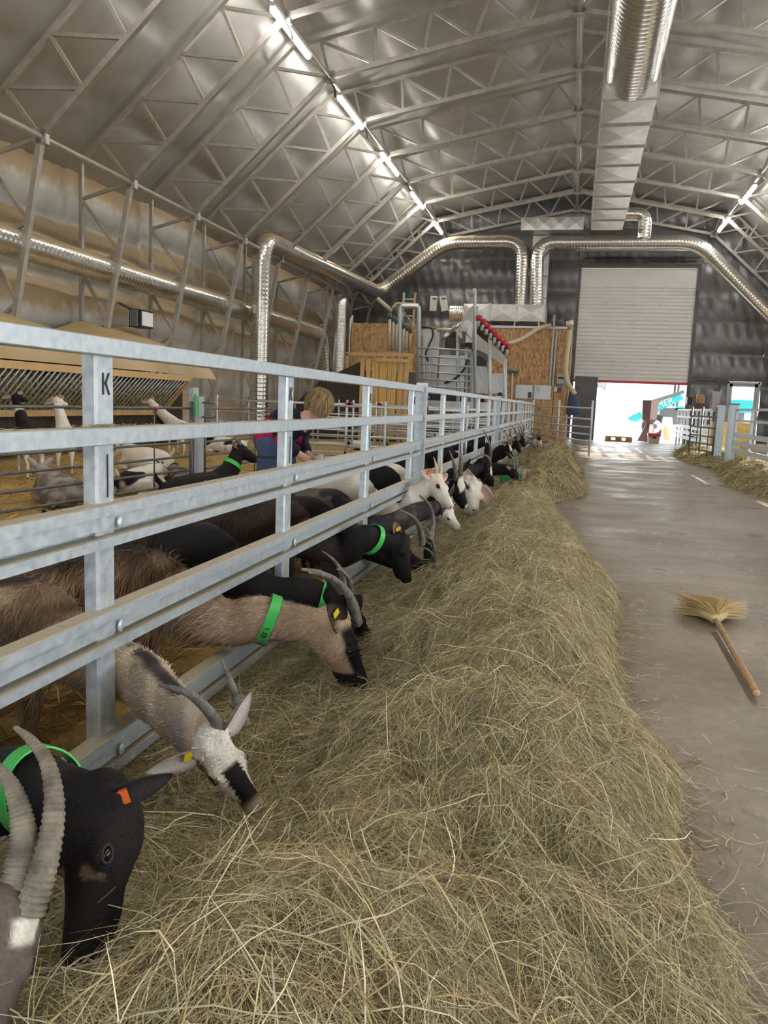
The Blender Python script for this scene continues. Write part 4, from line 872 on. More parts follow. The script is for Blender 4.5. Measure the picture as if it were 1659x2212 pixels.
def mound(name, x0, x1, y0, y1, dx, dy, hf, mat, parent=None):
    xs = np.arange(x0, x1+dx, dx); ys = np.arange(y0, y1+dy, dy); X_, Y_ = np.meshgrid(xs, ys); Z_ = hf(X_, Y_)
    V = np.stack([X_.ravel(), Y_.ravel(), Z_.ravel()-.012], 1); nx, ny = len(xs), len(ys)
    idx = np.arange(nx*ny).reshape(ny, nx); F = np.stack([idx[:-1, :-1], idx[:-1, 1:], idx[1:, 1:], idx[1:, :-1]], -1).reshape(-1, 4)
    keep = (Z_.ravel()[F] > -.015).any(1); me = strip_mesh(name, V, F[keep]); return obj_from(name, me, mat, parent, smooth=True)
PAL_HAY = np.array([1.30, 1.26, 1.34])*np.array([(.46, .42, .28), (.46, .42, .28), (.38, .34, .20), (.30, .26, .125), (.34, .29, .14), (.27, .26, .13), (.22, .22, .10), (.42, .36, .19), (.50, .44, .26), (.20, .145, .06), (.26, .19, .085), (.31, .29, .16)])
PAL_STRAW = np.array([(.42, .27, .08), (.50, .33, .11), (.36, .22, .06), (.58, .42, .17), (.28, .17, .05)])
def strands(name, x, y, z, nrm_lift, length, width, pal, parent=None, mat='hay', segs=4, hf=None, lift=.03, curl=.9, up=.18, alt=None):
    n = len(x); th = rng.uniform(0, 2*np.pi, n); el = rng.normal(0, up, n)
    d = np.stack([np.cos(th)*np.cos(el), np.sin(th)*np.cos(el), np.sin(el)], 1)
    side = np.stack([-np.sin(th), np.cos(th), rng.normal(0, .5, n)], 1); side /= np.linalg.norm(side, axis=1, keepdims=True)
    bend = rng.normal(0, curl, n); bz = rng.normal(-.15, .5, n)
    t = np.linspace(-.5, .5, segs+1); pts = []
    for k in t:
        p = np.stack([x, y, z], 1) + d*(k*length)[:, None] + side*(bend*length*(k*k-.08))[:, None]; p[:, 2] += bz*length*(k*k-.1)
        pts.append(p)
    pts = np.stack(pts, 1)
    if hf is not None:
        base = hf(pts[..., 0], pts[..., 1]); mid = hf(x, y)
        pts[..., 2] += .75*(np.maximum(base, 0)-np.maximum(mid, 0)[:, None]); pts[..., 2] = np.maximum(pts[..., 2], np.maximum(base, 0)-.01)
        pts[..., 2] = np.maximum(pts[..., 2], .004)
    wv = np.cross(d, np.stack([rng.normal(0, .5, n), rng.normal(0, .5, n), np.ones(n)], 1)); wv /= np.linalg.norm(wv, axis=1, keepdims=True)
    taper = np.array([.45]+[1.0]*(segs-1)+[.35]); off = wv[:, None, :]*(width[:, None]*taper[None])[..., None]*.5
    V = np.stack([pts-off, pts+off], 2).reshape(-1, 3); m = segs+1
    b = (np.arange(n)*m*2)[:, None]+(np.arange(segs)*2)[None]; F = np.stack([b, b+1, b+3, b+2], -1).reshape(-1, 4)
    c = pal[rng.integers(0, len(pal), n)]*rng.uniform(.5, 1.45, n)[:, None]; Cc = np.repeat(c, m*2, 0)
    me = strip_mesh(name, V, F, Cc); o = obj_from(name, me, M[mat], parent); o['kind'] = 'stuff'; return o
def scatter(n, x0, x1, y0, y1, hf, power=1.6, ymin=.8):
    """points on the mound, denser near the camera"""
    u = rng.random(n*3); a, b = (y0+ymin)**(1-power), (y1+ymin)**(1-power); y = (a+(b-a)*u)**(1/(1-power))-ymin
    x = rng.uniform(x0, x1, n*3); h = hf(x, y); k = h > .012; x, y, h = x[k][:n], y[k][:n], h[k][:n]; return x, y, h
M['haybase'] = mk('hay_mass', (.32, .275, .155), (.44, .385, .225), scale=30, rough=.9, bump=1.0, bscale=90, detail=8)
hy = mound('hay_pile', -1.7, .65, -1.4, 9.95, .035, .045, hay_h, M['haybase']); tag(hy, 'long heap of loose green gold hay along the feed fence', 'hay'); hy['kind'] = 'stuff'
hy2 = mound('hay_pile', -1.7, .55, 10.25, 23.4, .05, .08, hay_h, M['haybase']); tag(hy2, 'farther heap of hay along the fence beyond the wooden trough', 'hay'); hy2['kind'] = 'stuff'
x, y, h = scatter(90000, -1.65, .6, .7, 9.9, hay_h, 1.9)
sc = np.clip(.6+.16*y, .8, 1.8)
strands('hay_strands', x, y, h+rng.uniform(-.005, .035, len(x)), 0, rng.uniform(.07, .24, len(x))*np.clip(sc, .8, 1.3), rng.uniform(.0008, .0021, len(x))*sc, PAL_HAY, hy, hf=hay_h, segs=4)
x, y, h = scatter(2600, -1.5, .55, .7, 7, hay_h, 1.9)
strands('loose_stalks', x, y, h+rng.uniform(.02, .06, len(x)), 0, rng.uniform(.2, .42, len(x)), rng.uniform(.0012, .0028, len(x)), PAL_HAY*1.1, hy, hf=hay_h, segs=6, up=.3, curl=.7)
x, y, h = scatter(16000, -1.6, .5, 10.3, 23.3, hay_h, 1.3)
strands('hay_strands', x, y, h+rng.uniform(0, .04, len(x)), 0, rng.uniform(.15, .35, len(x)), rng.uniform(.004, .009, len(x)), PAL_HAY, hy2, hf=hay_h, segs=3)
# chaff and stray stalks on the concrete
n = 2600; yy = rng.uniform(1.3, 9, n); xx = np.interp(yy, EDGE[:, 0], EDGE[:, 1])+np.abs(rng.normal(0, .13, n))-.04+np.where(rng.random(n) < .25, rng.uniform(0, 1.2, n), 0)
ch = strands('hay_chaff', xx, yy, np.full(n, .006), 0, rng.uniform(.008, .09, n)*np.where(rng.random(n) < .12, 2.5, 1), rng.uniform(.0015, .004, n), PAL_HAY, None, segs=3, up=.03, curl=.5, hf=lambda a, b: np.zeros_like(a)); tag(ch, 'scattered chaff and stalks on the concrete beside the hay', 'chaff')
# hay on the right
REDGE = np.array([(6, 3.6), (9, 3.3), (13, 2.95), (15, 2.72), (16.3, 2.85), (17.5, 2.95), (18.8, 3.1), (20, 3.0), (22.5, 2.95), (24.5, 2.9), (26.5, 3.2), (27.5, 3.6)])
RHH = np.array([(6, .3), (13, .34), (17.5, .38), (18.9, .18), (20, .12), (22, .25), (24.5, .34), (27, .2)])
def hay_r(x, y):
    x = np.asarray(x, float); y = np.asarray(y, float); xl_ = np.interp(y, REDGE[:, 0], REDGE[:, 1])+.12*(vnoise(x, y, 2, 15)-.5); u = np.clip((x-xl_)/(4.2-xl_), 0, 1)
    h = np.interp(y, RHH[:, 0], RHH[:, 1])*np.interp(u, [0, .1, .3, .6, 1], [0, .35, .8, 1, .8])*(.6+.8*vnoise(x, y, 2.2, 17)); return np.where(u <= 0, -.02, h)
hr = mound('hay_pile', 2.6, 4.2, 6.0, 19.2, .06, .08, hay_r, M['haybase']); tag(hr, 'sunlit heap of hay along the right fence', 'hay'); hr['kind'] = 'stuff'
x, y, h = scatter(12000, 2.6, 4.1, 6, 19.2, hay_r, 1.1); strands('hay_strands', x, y, h+rng.uniform(0, .04, len(x)), 0, rng.uniform(.15, .35, len(x)), rng.uniform(.005, .010, len(x)), PAL_HAY, hr, hf=hay_r, segs=3)
hr2 = mound('hay_pile', 2.6, 4.2, 19.5, 27.5, .06, .08, hay_r, M['haybase']); tag(hr2, 'shaded heap of hay under the far right fence', 'hay'); hr2['kind'] = 'stuff'
x, y, h = scatter(5000, 2.6, 4.1, 19.5, 27.5, hay_r, 1.1); strands('hay_strands', x, y, h+rng.uniform(0, .04, len(x)), 0, rng.uniform(.15, .35, len(x)), rng.uniform(.006, .012, len(x)), PAL_HAY, hr2, hf=hay_r, segs=3)
# straw bedding in the pens
def bed_h(x, y): return .05+.05*vnoise(x, y, 1.1, 31)+.03*vnoise(x, y, 4, 32)
M['strawbase'] = mk('straw_bed', (.34, .22, .065), (.48, .32, .11), scale=20, rough=.9, bump=1, bscale=70, detail=8)
sb = mound('straw_bedding', -10.2, -1.5, -2, 27, .12, .14, bed_h, M['strawbase']); tag(sb, 'golden straw bedding covering the floor of the goat pen', 'straw'); sb['kind'] = 'stuff'
x, y, h = scatter(26000, -9.2, -1.55, 1.2, 16, bed_h, 1.2); strands('straw_strands', x, y, h+rng.uniform(0, .02, len(x)), 0, rng.uniform(.1, .26, len(x)), rng.uniform(.004, .008, len(x)), PAL_STRAW, sb, hf=bed_h, segs=2, up=.1, curl=.3)
# hay hanging in the rack
def rack_hay(n, y0, y1):
    y = rng.uniform(y0, y1, n); u = rng.beta(1.6, 1.3, n); dens = vnoise(y*0, y, 1.3, 41); k = dens+.5*u > .55; y, u = y[k], u[k]; n = len(y)
    x = rx0+(rx1-rx0)*u - rng.uniform(.03, .3, n); z = rz1+(rz0-rz1)*u; return x, y, z
x, y, z = rack_hay(24000, ry0, ry1)
rh = strands('rack_hay', x, y, z, 0, rng.uniform(.12, .35, len(x)), rng.uniform(.006, .012, len(x)), PAL_HAY, None, segs=3, up=.9); tag(rh, 'green hay stuffed behind the bars of the long rack', 'hay')
rhb = MB(); rhb.extrude([(rx0-.1, rz1-.05), (rx1-.06, rz0+.02), (-9.85, rz0+.1), (-9.85, rz1-.15)], lambda a, b: (a-.28, ry0, b-.05), lambda a, b: (a-.28, ry1-.1, b-.05)); rhb.build('hay_core', M['haybase'], rh)
# trough at the end of the first heap
tq = P(1075, 1050, Z=.1); tr_ = thing('wooden_trough', 'small wooden trough with green lining between the two hay heaps', 'trough', (tq[0], tq[1], 0))
a0 = P(1040, 1062, Z=0.02); ty = a0[1]; xa = P(1078, 1060, Y=ty)[0]; xb = P(1133, 1060, Y=ty)[0]
MB().box((xa, ty, 0.02), (xb-.05, ty+.04, .30)).build('front_board', mk('green_board', (.05, .28, .13), rough=.5), tr_)
MB().box((xa, ty+.5, 0.02), (xb, ty+.54, .34)).build('back_board', M['grey'], tr_); MB().box((xb-.05, ty-.02, 0), (xb, ty+.54, .33)).build('end_board', M['wood'], tr_); MB().box((xa, ty+.04, .02), (xb-.05, ty+.5, .05)).build('bottom_board', M['dkboard'], tr_)
# ================================================================ BROOM
bh = P(1545, 1335, Z=.05); be = P(1634, 1497, Z=.03); fw = bh-be; fw /= np.linalg.norm(fw); sd = np.array([-fw[1], fw[0], 0]); sd /= np.linalg.norm(sd)
br = thing('straw_broom', 'straw broom with a wooden handle lying on the concrete floor', 'broom', (bh[0], bh[1], 0))
hb = bh-fw*.02; MB().tube([be, hb], [.0165, .0165], 12).build('handle', mk('worn_handle', (.33, .19, .09), (.46, .30, .16), scale=6, rough=.5, stretch=(4, 4, 4)), br, smooth=True)
MB().ell(be, [sd*.0165, fw*.012, (0, 0, .0165)], 10, 6).build('handle_end', M['wood'], br, smooth=True)
MB().tube([hb-fw*.035, hb+fw*.005], .0185, 12).build('tin_sleeve', M['galvc'], br, smooth=True)
MB().tube([hb, hb+fw*.03, hb+fw*.05], [.03, .038, .03], 14).build('binding', M['wood'], br, smooth=True)
nst = 2600; ang = np.clip(rng.normal(0, .30, nst), -.6, .6); L_ = rng.uniform(.27, .40, nst)*(1-.12*np.abs(ang)); tt = np.linspace(0, 1, 5); S = []
bz0 = rng.uniform(-.035, .05, nst)
for t in tt:
    a = ang*(.6+.45*t); r = L_*t
    p = hb[None]+fw[None]*(np.cos(a)*r)[:, None]+sd[None]*(np.sin(a)*r+ang*.03)[:, None]; p[:, 2] = np.maximum(.006, .05+bz0*(.6+.9*t)+.02*np.sin(t*3)*1-(.012*t)); S.append(p+rng.normal(0, .003*t, (nst, 3)))
S = np.stack(S, 1); S[..., 2] = np.maximum(S[..., 2], .004); wv = np.cross(np.tile(fw, (nst, 1)), rng.normal(0, 1, (nst, 3))); wv /= np.linalg.norm(wv, axis=1, keepdims=True)
off = wv[:, None]*np.array([.0014, .0014, .0013, .001, .0006])[None, :, None]; V = np.stack([S-off, S+off], 2).reshape(-1, 3); b = (np.arange(nst)*10)[:, None]+(np.arange(4)*2)[None]; F = np.stack([b, b+1, b+3, b+2], -1).reshape(-1, 4)
cb = np.array([(.62, .46, .22), (.70, .55, .29), (.50, .34, .14), (.56, .44, .2)])[rng.integers(0, 4, nst)]*rng.uniform(.75, 1.15, nst)[:, None]
o = obj_from('bristles', strip_mesh('bristles', V, F, np.repeat(cb, 10, 0)), M['hay'], br); o['kind'] = 'stuff'
MB().sweep([hb, hb+fw*.08, hb+fw*.17], [.035, .07, .105], [.03, .036, .034], (0, 0, 1), 14).build('bristle_core', mk('bristle_mass', (.52, .38, .18), (.62, .48, .24), scale=30, rough=.8), br, smooth=True)
for k, rr in enumerate((.155, .168)):
    pts = [hb+fw*(math.cos(a)*rr)+sd*(math.sin(a)*rr*1.0)+np.array([0, 0, .042]) for a in np.linspace(-.56, .56, 22)]
    MB().tube(pts, .003, 6).build('stitching', M['red'], br)

# wisps of hay lying on the fence rails
n = 420; yy = rng.uniform(1.2, 6.8, n); zz = np.where(rng.random(n) < .5, 1.146, np.where(rng.random(n) < .5, .919, .596)); kk = rng.random(n) < .3; yy[kk] = 2.09+rng.normal(0, .06, kk.sum()); zz[kk] = 1.147
rl = strands('rail_wisps', np.full(n, FX+.005)+rng.normal(0, .012, n), yy, zz, 0, rng.uniform(.01, .06, n), rng.uniform(.001, .003, n), PAL_HAY, None, segs=3, up=.1, curl=.4); tag(rl, 'small wisps of hay lying on top of the fence rails', 'hay')
# ================================================================ GOATS
def unit(v): v = np.array(v, float); return v/np.linalg.norm(v)
def remeshed(mb, voxel, smooth=6, name='body', fac=.5):
    me = mb.mesh('tmp'); o = bpy.data.objects.new('tmp', me); COL.objects.link(o)
    m = o.modifiers.new('r', 'REMESH'); m.mode = 'VOXEL'; m.voxel_size = voxel; m.use_smooth_shade = True
    s = o.modifiers.new('s', 'SMOOTH'); s.iterations = smooth; s.factor = fac
    dg = bpy.context.evaluated_depsgraph_get(); out = bpy.data.meshes.new_from_object(o.evaluated_get(dg)); out.name = name
    bpy.data.objects.remove(o); bpy.data.meshes.remove(me); return out
def get_co(me):
    a = np.empty(len(me.vertices)*3, np.float32); me.vertices.foreach_get('co', a); return a.reshape(-1, 3).astype(float)
def set_col(me, name, c):
    at = me.color_attributes.new(name, 'FLOAT_COLOR', 'POINT'); at.data.foreach_set('color', np.c_[c, np.ones(len(c))].astype(np.float32).ravel())
BLK = np.array([.014, .0125, .013]); WHT = np.array([.74, .70, .63]); CRM = np.array([.60, .48, .32]); TAN = np.array([.36, .235, .14]); GRY = np.array([.30, .26, .22]); DBR = np.array([.045, .028, .02]); LGT = np.array([.62, .55, .46])
def sm(x, a, b): t = np.clip((np.asarray(x)-a)/(b-a), 0, 1); return t*t*(3-2*t)
def mixc(c, d, w): return c*(1-w)[:, None]+np.asarray(d)[None]*w[:, None]
def full(n, c): return np.tile(np.asarray(c, float), (n, 1))
# coat patterns: f(S, v, H, p) -> colours.  S: 0-1 trunk, 1-2 neck, 2-3 head; H = (t, side, up) on the head
def patch(p, seed, sc, lo=.5, hi=.58):
    return sm(.5*vnoise(p[:, 0]*1.0+p[:, 2]*.7, p[:, 1]-p[:, 2]*.6, sc, seed)+.5*vnoise(p[:, 0]-p[:, 2], p[:, 1]+p[:, 2]*.5, sc*1.7, seed+1), lo, hi)
def c_black(S, v, H, p): return full(len(S), BLK)
def c_blackgrey(S, v, H, p): return mixc(full(len(S), BLK*1.6), (.06, .05, .045), patch(p, 3, 9))
def c_dbrown(S, v, H, p): return mixc(full(len(S), DBR), BLK, sm(S, 1.0, 1.3))
def c_white(S, v, H, p): return mixc(full(len(S), WHT), CRM*1.1, .35*patch(p, 5, 5))
def c_cream(S, v, H, p): return mixc(full(len(S), CRM), WHT, .6*patch(p, 5, 7))
def c_grey(S, v, H, p): return mixc(full(len(S), (.40, .36, .32)), (.20, .16, .13), patch(p, 8, 6)*.8)
def c_darkgrey(S, v, H, p): return mixc(mixc(full(len(S), (.16, .13, .11)), (.05, .04, .035), patch(p, 8, 6)*.8), (.42, .36, .30), .5*patch(p, 18, 8))
def c_bw(S, v, H, p):
    c = mixc(full(len(S), BLK), WHT, patch(p, 12, 3.2, .48, .53)); return mixc(c, WHT, sm(-v, .7, 1.0)*.7)
def c_blaze(S, v, H, p):      # black, white forehead blaze and muzzle spot
    c = full(len(S), BLK); hd = S > 1.9
    w = sm(H[:, 2], -.035, -.015)*(np.abs(H[:, 1]) < .035)*sm(H[:, 0], .05, .15)*(1-sm(H[:, 0], .42, .52)); c = mixc(c, WHT, w*hd)
    return mixc(c, WHT, hd*sm(H[:, 0], .86, .93)*(np.abs(H[:, 1]) < .018))
def c_whiteface(S, v, H, p):
    c = mixc(full(len(S), BLK*2), (.13, .105, .09), patch(p, 4, 8)*(1-sm(S, 1., 1.3)*.5)); return mixc(c, WHT, (S > 1.75)*sm(H[:, 0], .05, .2))
def c_g3(S, v, H, p):
    c = mixc(full(len(S), TAN), (.20, .115, .06), .8*patch(p, 21, 6)); c = mixc(c, (.46, .37, .28), .55*patch(p, 25, 9)*(v < .4))
    c = mixc(c, (.035, .025, .02), sm(v, .72, .95)*(S < 1.05)*.9)
    c = mixc(c, (.40, .29, .20), sm(S, .85, 1.1)*.8); c = mixc(c, (.05, .035, .025), sm(-v, .75, .95)*(S > 1)*(S < 1.9)*.8)
    hd = S > 1.85; c = mixc(c, (.46, .33, .22), hd*1.0)
    face = hd*sm(H[:, 2]+.012*sm(H[:, 0], .2, .6), -.034, -.020)*sm(H[:, 0], .08, .2); c = mixc(c, BLK, face)
    c = mixc(c, BLK*1.5, hd*sm(H[:, 0], .86, .95)*(H[:, 2] > -.085)); return mixc(c, BLK*2, hd*sm(-H[:, 2], .115, .14)*sm(H[:, 0], .2, .4))
def c_g2(S, v, H, p):
    c = mixc(full(len(S), (.40, .29, .19)), (.24, .15, .085), .7*patch(p, 27, 7)); c = mixc(c, (.52, .43, .33), sm(S, .9, 1.15)*.7)
    c = mixc(c, BLK*2, sm(v, .86, .97)*(S > .2)*(S < 1.85)*.95);
    hd = (S > 1.88)*1.0; c = mixc(c, (.26, .13, .06), hd*sm(H[:, 0], .0, .1)*.9)
    c = mixc(c, (.40, .36, .33), hd*sm(-H[:, 2], .07, .1)*.8)
    c = mixc(c, WHT, hd*sm(H[:, 2], -.04, -.018)*(1-sm(H[:, 0], .36, .42)))
    c = mixc(c, BLK, hd*(np.abs(H[:, 1]) < .03)*sm(H[:, 0], .38, .42)*sm(H[:, 2], -.045, -.03)*(1-sm(H[:, 0], .8, .86)))
    c = mixc(c, WHT, hd*(np.abs(H[:, 1]) >= .03)*(np.abs(H[:, 1]) < .05)*sm(H[:, 0], .2, .3)*(1-sm(H[:, 0], .72, .8))*sm(H[:, 2], -.07, -.05))
    return mixc(c, (.45, .40, .36), hd*sm(H[:, 0], .84, .92))
def c_g1(S, v, H, p):
    c = mixc(full(len(S), BLK), WHT, (S > 1.3)*(S < 1.62)*sm(v, .35, .5)*(patch(p, 33, 9, .5, .55)))
    return mixc(c, (.16, .11, .07), (S > 1.9)*sm(H[:, 2], -.05, -.03)*(np.abs(H[:, 1]) > .022)*(np.abs(H[:, 1]) < .045)*sm(H[:, 0], .44, .47)*(1-sm(H[:, 0], .52, .55)))
def c_g0(S, v, H, p):
    c = full(len(S), (.13, .105, .09)); return mixc(c, WHT, (S > 1.85)*sm(H[:, 2], -.045, -.03)*sm(H[:, 0], .02, .06)*(1-sm(H[:, 0], .2, .27))*sm(H[:, 1], .0, .012))
GOATS = []
ALLP = [-1.0, .55, 2.09, 3.66, 5.22, 6.74, 7.09, 8.42, 10.02, 11.6, 13.1, 14.1, 14.43, 15.9, 17.3, 18.7, 20.1, 20.6, 22.0, 23.4]
def fence_gap(y):
    for q in ALLP:
        if abs(y-q) < .15: return q+(.15 if y >= q else -.15)
    return y
def goat(label, W, R, poll, nose, up, coat, s=1.0, horns=None, horn_len=.28, horn_curl=1.3, horn_a0=.85, horn_splay=.35, horn_r=.021, horn_mat='horn', ear_col=None, ear_in=(.30, .22, .19), ear=(.85, .1, -.35), ear_len=.14, collar=None, tags=(), lying=False, gz=.08, vox=.016, hair=0, hairlen=(.03, .05), neckmid=None, group=None, near=False, beard=False, tail=True, name='goat', kid=False, fy=None):
    W = np.array(W, float); R = np.array(R, float); poll = np.array(poll, float); nose = np.array(nose, float)
    base = np.array([(W[0]+R[0])/2, (W[1]+R[1])/2, gz]); t = thing(name, label, 'goat', base, group)
    f = W-R; f[2] = 0; f = unit(f); sd = np.array([-f[1], f[0], 0.0]); Z = np.array([0, 0, 1.0]); wb = s
    L = np.linalg.norm(nose-poll); e1 = (nose-poll)/L; e3 = np.array(up, float); e3 = unit(e3-e1*(e3@e1)); e2 = np.cross(e3, e1); k = L/.27
    mb = MB()
    tp = [R-f*.07*s-Z*.15*s, R+f*.03*s-Z*.165*s, R+(W-R)*.35-Z*.19*s, R+(W-R)*.7-Z*.195*s, W+f*.01*s-Z*.185*s, W+f*.12*s-Z*.20*s]
    tw = np.array([.075, .12, .155, .16, .125, .08])*s; thh = np.array([.09, .145, .18, .185, .17, .115])*s
    if lying: tw = tw*1.12
    mb.sweep(tp, tw, thh, (0, 0, 1), 22, 5)
    n0 = W-f*.05*s-Z*.14*s; n2 = poll+e1*.035*k-e3*.050*k
    nm = (n0*.5+n2*.5+Z*.01+f*.05*s) if neckmid is None else np.array(neckmid, float)
    nk = [n0, (n0+nm)/2+f*.02*s, nm, (nm+n2)/2, n2]; nw = np.array([.10, .088, .072, .062, .054])*s; nh = np.array([.145, .12, .098, .082, .068])*s
    if fy is not None:
        nf = np.array([FX-.01, fence_gap(fy), .322]); nm = nf*.45+n2*.55+np.array([0, 0, .02]) if neckmid is None else nm
        nk = [n0-Z*.03, nf, nm, (nm+n2)/2, n2]; nh = np.array([.135, .098, .094, .080, .068])*s
    mb.sweep(nk, nw, nh, (e3*.5+Z) if abs(e3[2]) < .95 else Z, 18, 5)
    st = [(-.06, -.050, .040, .042), (.05, -.050, .052, .054), (.20, -.054, .060, .064), (.38, -.056, .060, .062), (.54, -.052, .048, .053), (.70, -.046, .037, .042), (.84, -.041, .034, .036), (.94, -.038, .031, .030)]
    hc = [poll+e1*(q[0]*L)+e3*(q[1]*k) for q in st]; mb.sweep(hc, [q[2]*k for q in st], [q[3]*k for q in st], e3, 18, 4)
    mb.ell(poll+e1*.24*L-e3*.095*k, [e1*.075*k, e2*.042*k, e3*.040*k]); mb.ell(poll+e1*.58*L-e3*.082*k, [e1*.090*k, e2*.028*k, e3*.024*k])
    for q in (-1, 1):
        mb.ell(poll+e1*.40*L+e2*q*.047*k-e3*.014*k, [e1*.028*k, e2*.018*k, e3*.016*k]); mb.ell(poll+e1*.92*L+e2*q*.018*k-e3*.026*k, [e1*.016*k, e2*.012*k, e3*.014*k])
        if horn_len or horns: mb.ell(poll+e1*.10*L+e2*q*.026*k-e3*.006*k, [e1*.026*k, e2*.022*k, e3*.02*k])
        mb.ell(poll+e1*.06*L+e2*q*.048*k-e3*.03*k, [e1*.02*k, e2*.024*k, e3*.02*k])
        zg = gz
        if not lying:
            a = W+sd*q*.085*s; h = W[2]-gz
            mb.sweep([a-Z*h*.34, a-Z*h*.48-f*.02*s, a-Z*h*.68+f*.012*s, a-Z*h*.88, np.array([a[0], a[1], zg+.03])+f*.012*s], np.array([.045, .036, .024, .017, .021])*s, np.array([.065, .045, .026, .019, .024])*s, f, 10, 3)
            a = R+f*.05*s+sd*q*.085*s; h = R[2]-gz
            mb.sweep([a-Z*h*.28, a-Z*h*.47+f*.05*s, a-Z*h*.66-f*.07*s, a-Z*h*.87-f*.045*s, np.array([a[0], a[1], zg+.03])-f*.03*s], np.array([.06, .05, .024, .018, .022])*s, np.array([.11, .07, .028, .02, .025])*s, f, 10, 3)
        else:
            a = W+sd*q*.10*s; mb.sweep([a-Z*.2*s, np.array([*(a+f*.17*s)[:2], gz+.08]), np.array([*(a+f*.02*s)[:2], gz+.04])], np.array([.05, .032, .022])*s, np.array([.06, .034, .022])*s, sd, 10, 4)
            a = R+f*.05*s+sd*q*.13*s; mb.sweep([a-Z*.18*s, np.array([*(a+f*.22*s+sd*q*.05)[:2], gz+.12]), np.array([*(a+f*.0*s+sd*q*.04)[:2], gz+.04])], np.array([.08, .055, .026])*s, np.array([.10, .06, .026])*s, sd, 10, 4)
    if tail: mb.sweep([R-f*.10*s-Z*.08*s, R-f*.15*s-Z*.03*s, R-f*.17*s+Z*.03*s], [.03*s, .03*s, .014*s], [.018*s, .018*s, .01*s], sd, 8, 3)
    me = remeshed(mb, vox, 5)
    co = get_co(me)
    cen = np.vstack([tp[1:], nk[1:-1], hc[1:]]); Sv = np.r_[np.linspace(0, 1, len(tp)-1), np.linspace(1.12, 1.85, len(nk)-2), np.linspace(1.95, 3, len(hc)-1)]; rad = np.r_[thh[1:], nh[1:-1], [q[3]*k for q in st[1:]]]
    cc = catmull(cen, np.linspace(0, len(cen)-1, 90)); ss = np.interp(np.linspace(0, len(cen)-1, 90), np.arange(len(cen)), Sv); rr_ = np.interp(np.linspace(0, len(cen)-1, 90), np.arange(len(cen)), rad)
    def attrs(co):
        S = np.empty(len(co)); v = np.empty(len(co))
        for i in range(0, len(co), 20000):
            d = co[i:i+20000, None, :]-cc[None]; j = (np.einsum('ijk,ijk->ij', d, d)/(rr_**1.0)[None]).argmin(1); S[i:i+20000] = ss[j]
            upv = np.where((ss[j] > 1.9)[:, None], e3[None], Z[None]); v[i:i+20000] = np.einsum('ij,ij->i', d[np.arange(len(j)), j], upv)/rr_[j]
        r = co-poll; H = np.stack([r@e1/L, r@e2/k, r@e3/k], 1); return S, v, H
    S, v, H = attrs(co)
    col = coat(S, v, H, co)
    if not kid: col = mixc(col, BLK*1.5, sm(-(co[:, 2]-gz), -.05, -.035)*(not lying))
    set_col(me, 'coat', np.clip(col, .008, 1))
    body = obj_from('body', me, M['coat'], t, smooth=True)
    # hair strands
    if hair:
        nrm = np.empty(len(me.vertices)*3, np.float32); me.vertices.foreach_get('normal', nrm); nrm = nrm.reshape(-1, 3)
        ok = np.where(((S < 1.95) | (H[:, 0] < .62)) & (co[:, 2] > gz+.1))[0]; idx = ok[rng.integers(0, len(ok), hair)]; p0 = co[idx]; nn = nrm[idx]
        flow = np.where((S[idx] < 1.0)[:, None], -f[None]*.5-Z[None]*.8, -unit(n2-n0)[None]*.8-Z[None]*.45); flow = flow-nn*np.einsum('ij,ij->i', flow, nn)[:, None]; flow += rng.normal(0, .18, flow.shape); flow /= np.maximum(np.linalg.norm(flow, axis=1, keepdims=True), .05)
        ll = rng.uniform(*hairlen, hair)*np.where(S[idx] < .75, 1.0, np.where(S[idx] > 1.9, .2, np.where(S[idx] > 1.15, .35, .7))); wv = np.cross(flow, nn); wv /= np.maximum(np.linalg.norm(wv, axis=1, keepdims=True), 1e-3)
        pts = np.stack([p0-nn*.002, p0+flow*ll[:, None]*.5+nn*(.10*ll[:, None]), p0+flow*ll[:, None]+nn*(.10*ll[:, None])-Z*ll[:, None]*.12], 1)
        off = wv[:, None]*np.array([.0016, .0013, .0003])[None, :, None]; V = np.stack([pts-off, pts+off], 2).reshape(-1, 3); b = (np.arange(hair)*6)[:, None]+(np.arange(2)*2)[None]; F = np.stack([b, b+1, b+3, b+2], -1).reshape(-1, 4)
        hcol = np.clip(col[idx]*rng.uniform(.6, 1.5, hair)[:, None], .01, 1); o = obj_from('coat_hair', strip_mesh('coat_hair', V, F, np.repeat(hcol, 6, 0)), M['hair'], t); o['kind'] = 'stuff'
    # ears
    ec = np.array(ear_col if ear_col is not None else coat(np.array([2.0]), np.array([0.]), np.array([[.0, .05, -.02]]), poll[None])[0])
    for q in (-1, 1):
        r0 = poll+e1*.05*L+e2*q*.052*k-e3*.028*k; d = unit(e2*q*ear[0]+e3*ear[1]+e1*ear[2]); el = ear_len*k; nrm_ = unit(e1*.75+e3*.45-d*((e1*.75+e3*.45)@d)); wv = np.cross(d, nrm_)
        nu, nv = 9, 7; V = []; Cc = []
        for lay in (0, 1):
            for i in range(nu):
                u = i/(nu-1); wid = el*.27*(math.sin(math.pi*min(1, .14+u*.86)**.8)**.7+.03); c = r0+d*(u*el)+Z*(-.10*el*u*u)+nrm_*(.0)
                for j in range(nv):
                    a = (j/(nv-1)*2-1); cup = wid*(.75*(1-.5*u))*(a*a); V.append(c+wv*(a*wid)+nrm_*(cup-.004*lay*(1-a*a*.7)*k-.004*k)); Cc.append(np.array(ear_in) if lay == 0 and abs(a) < .8 and u < .9 else ec)
        F = []
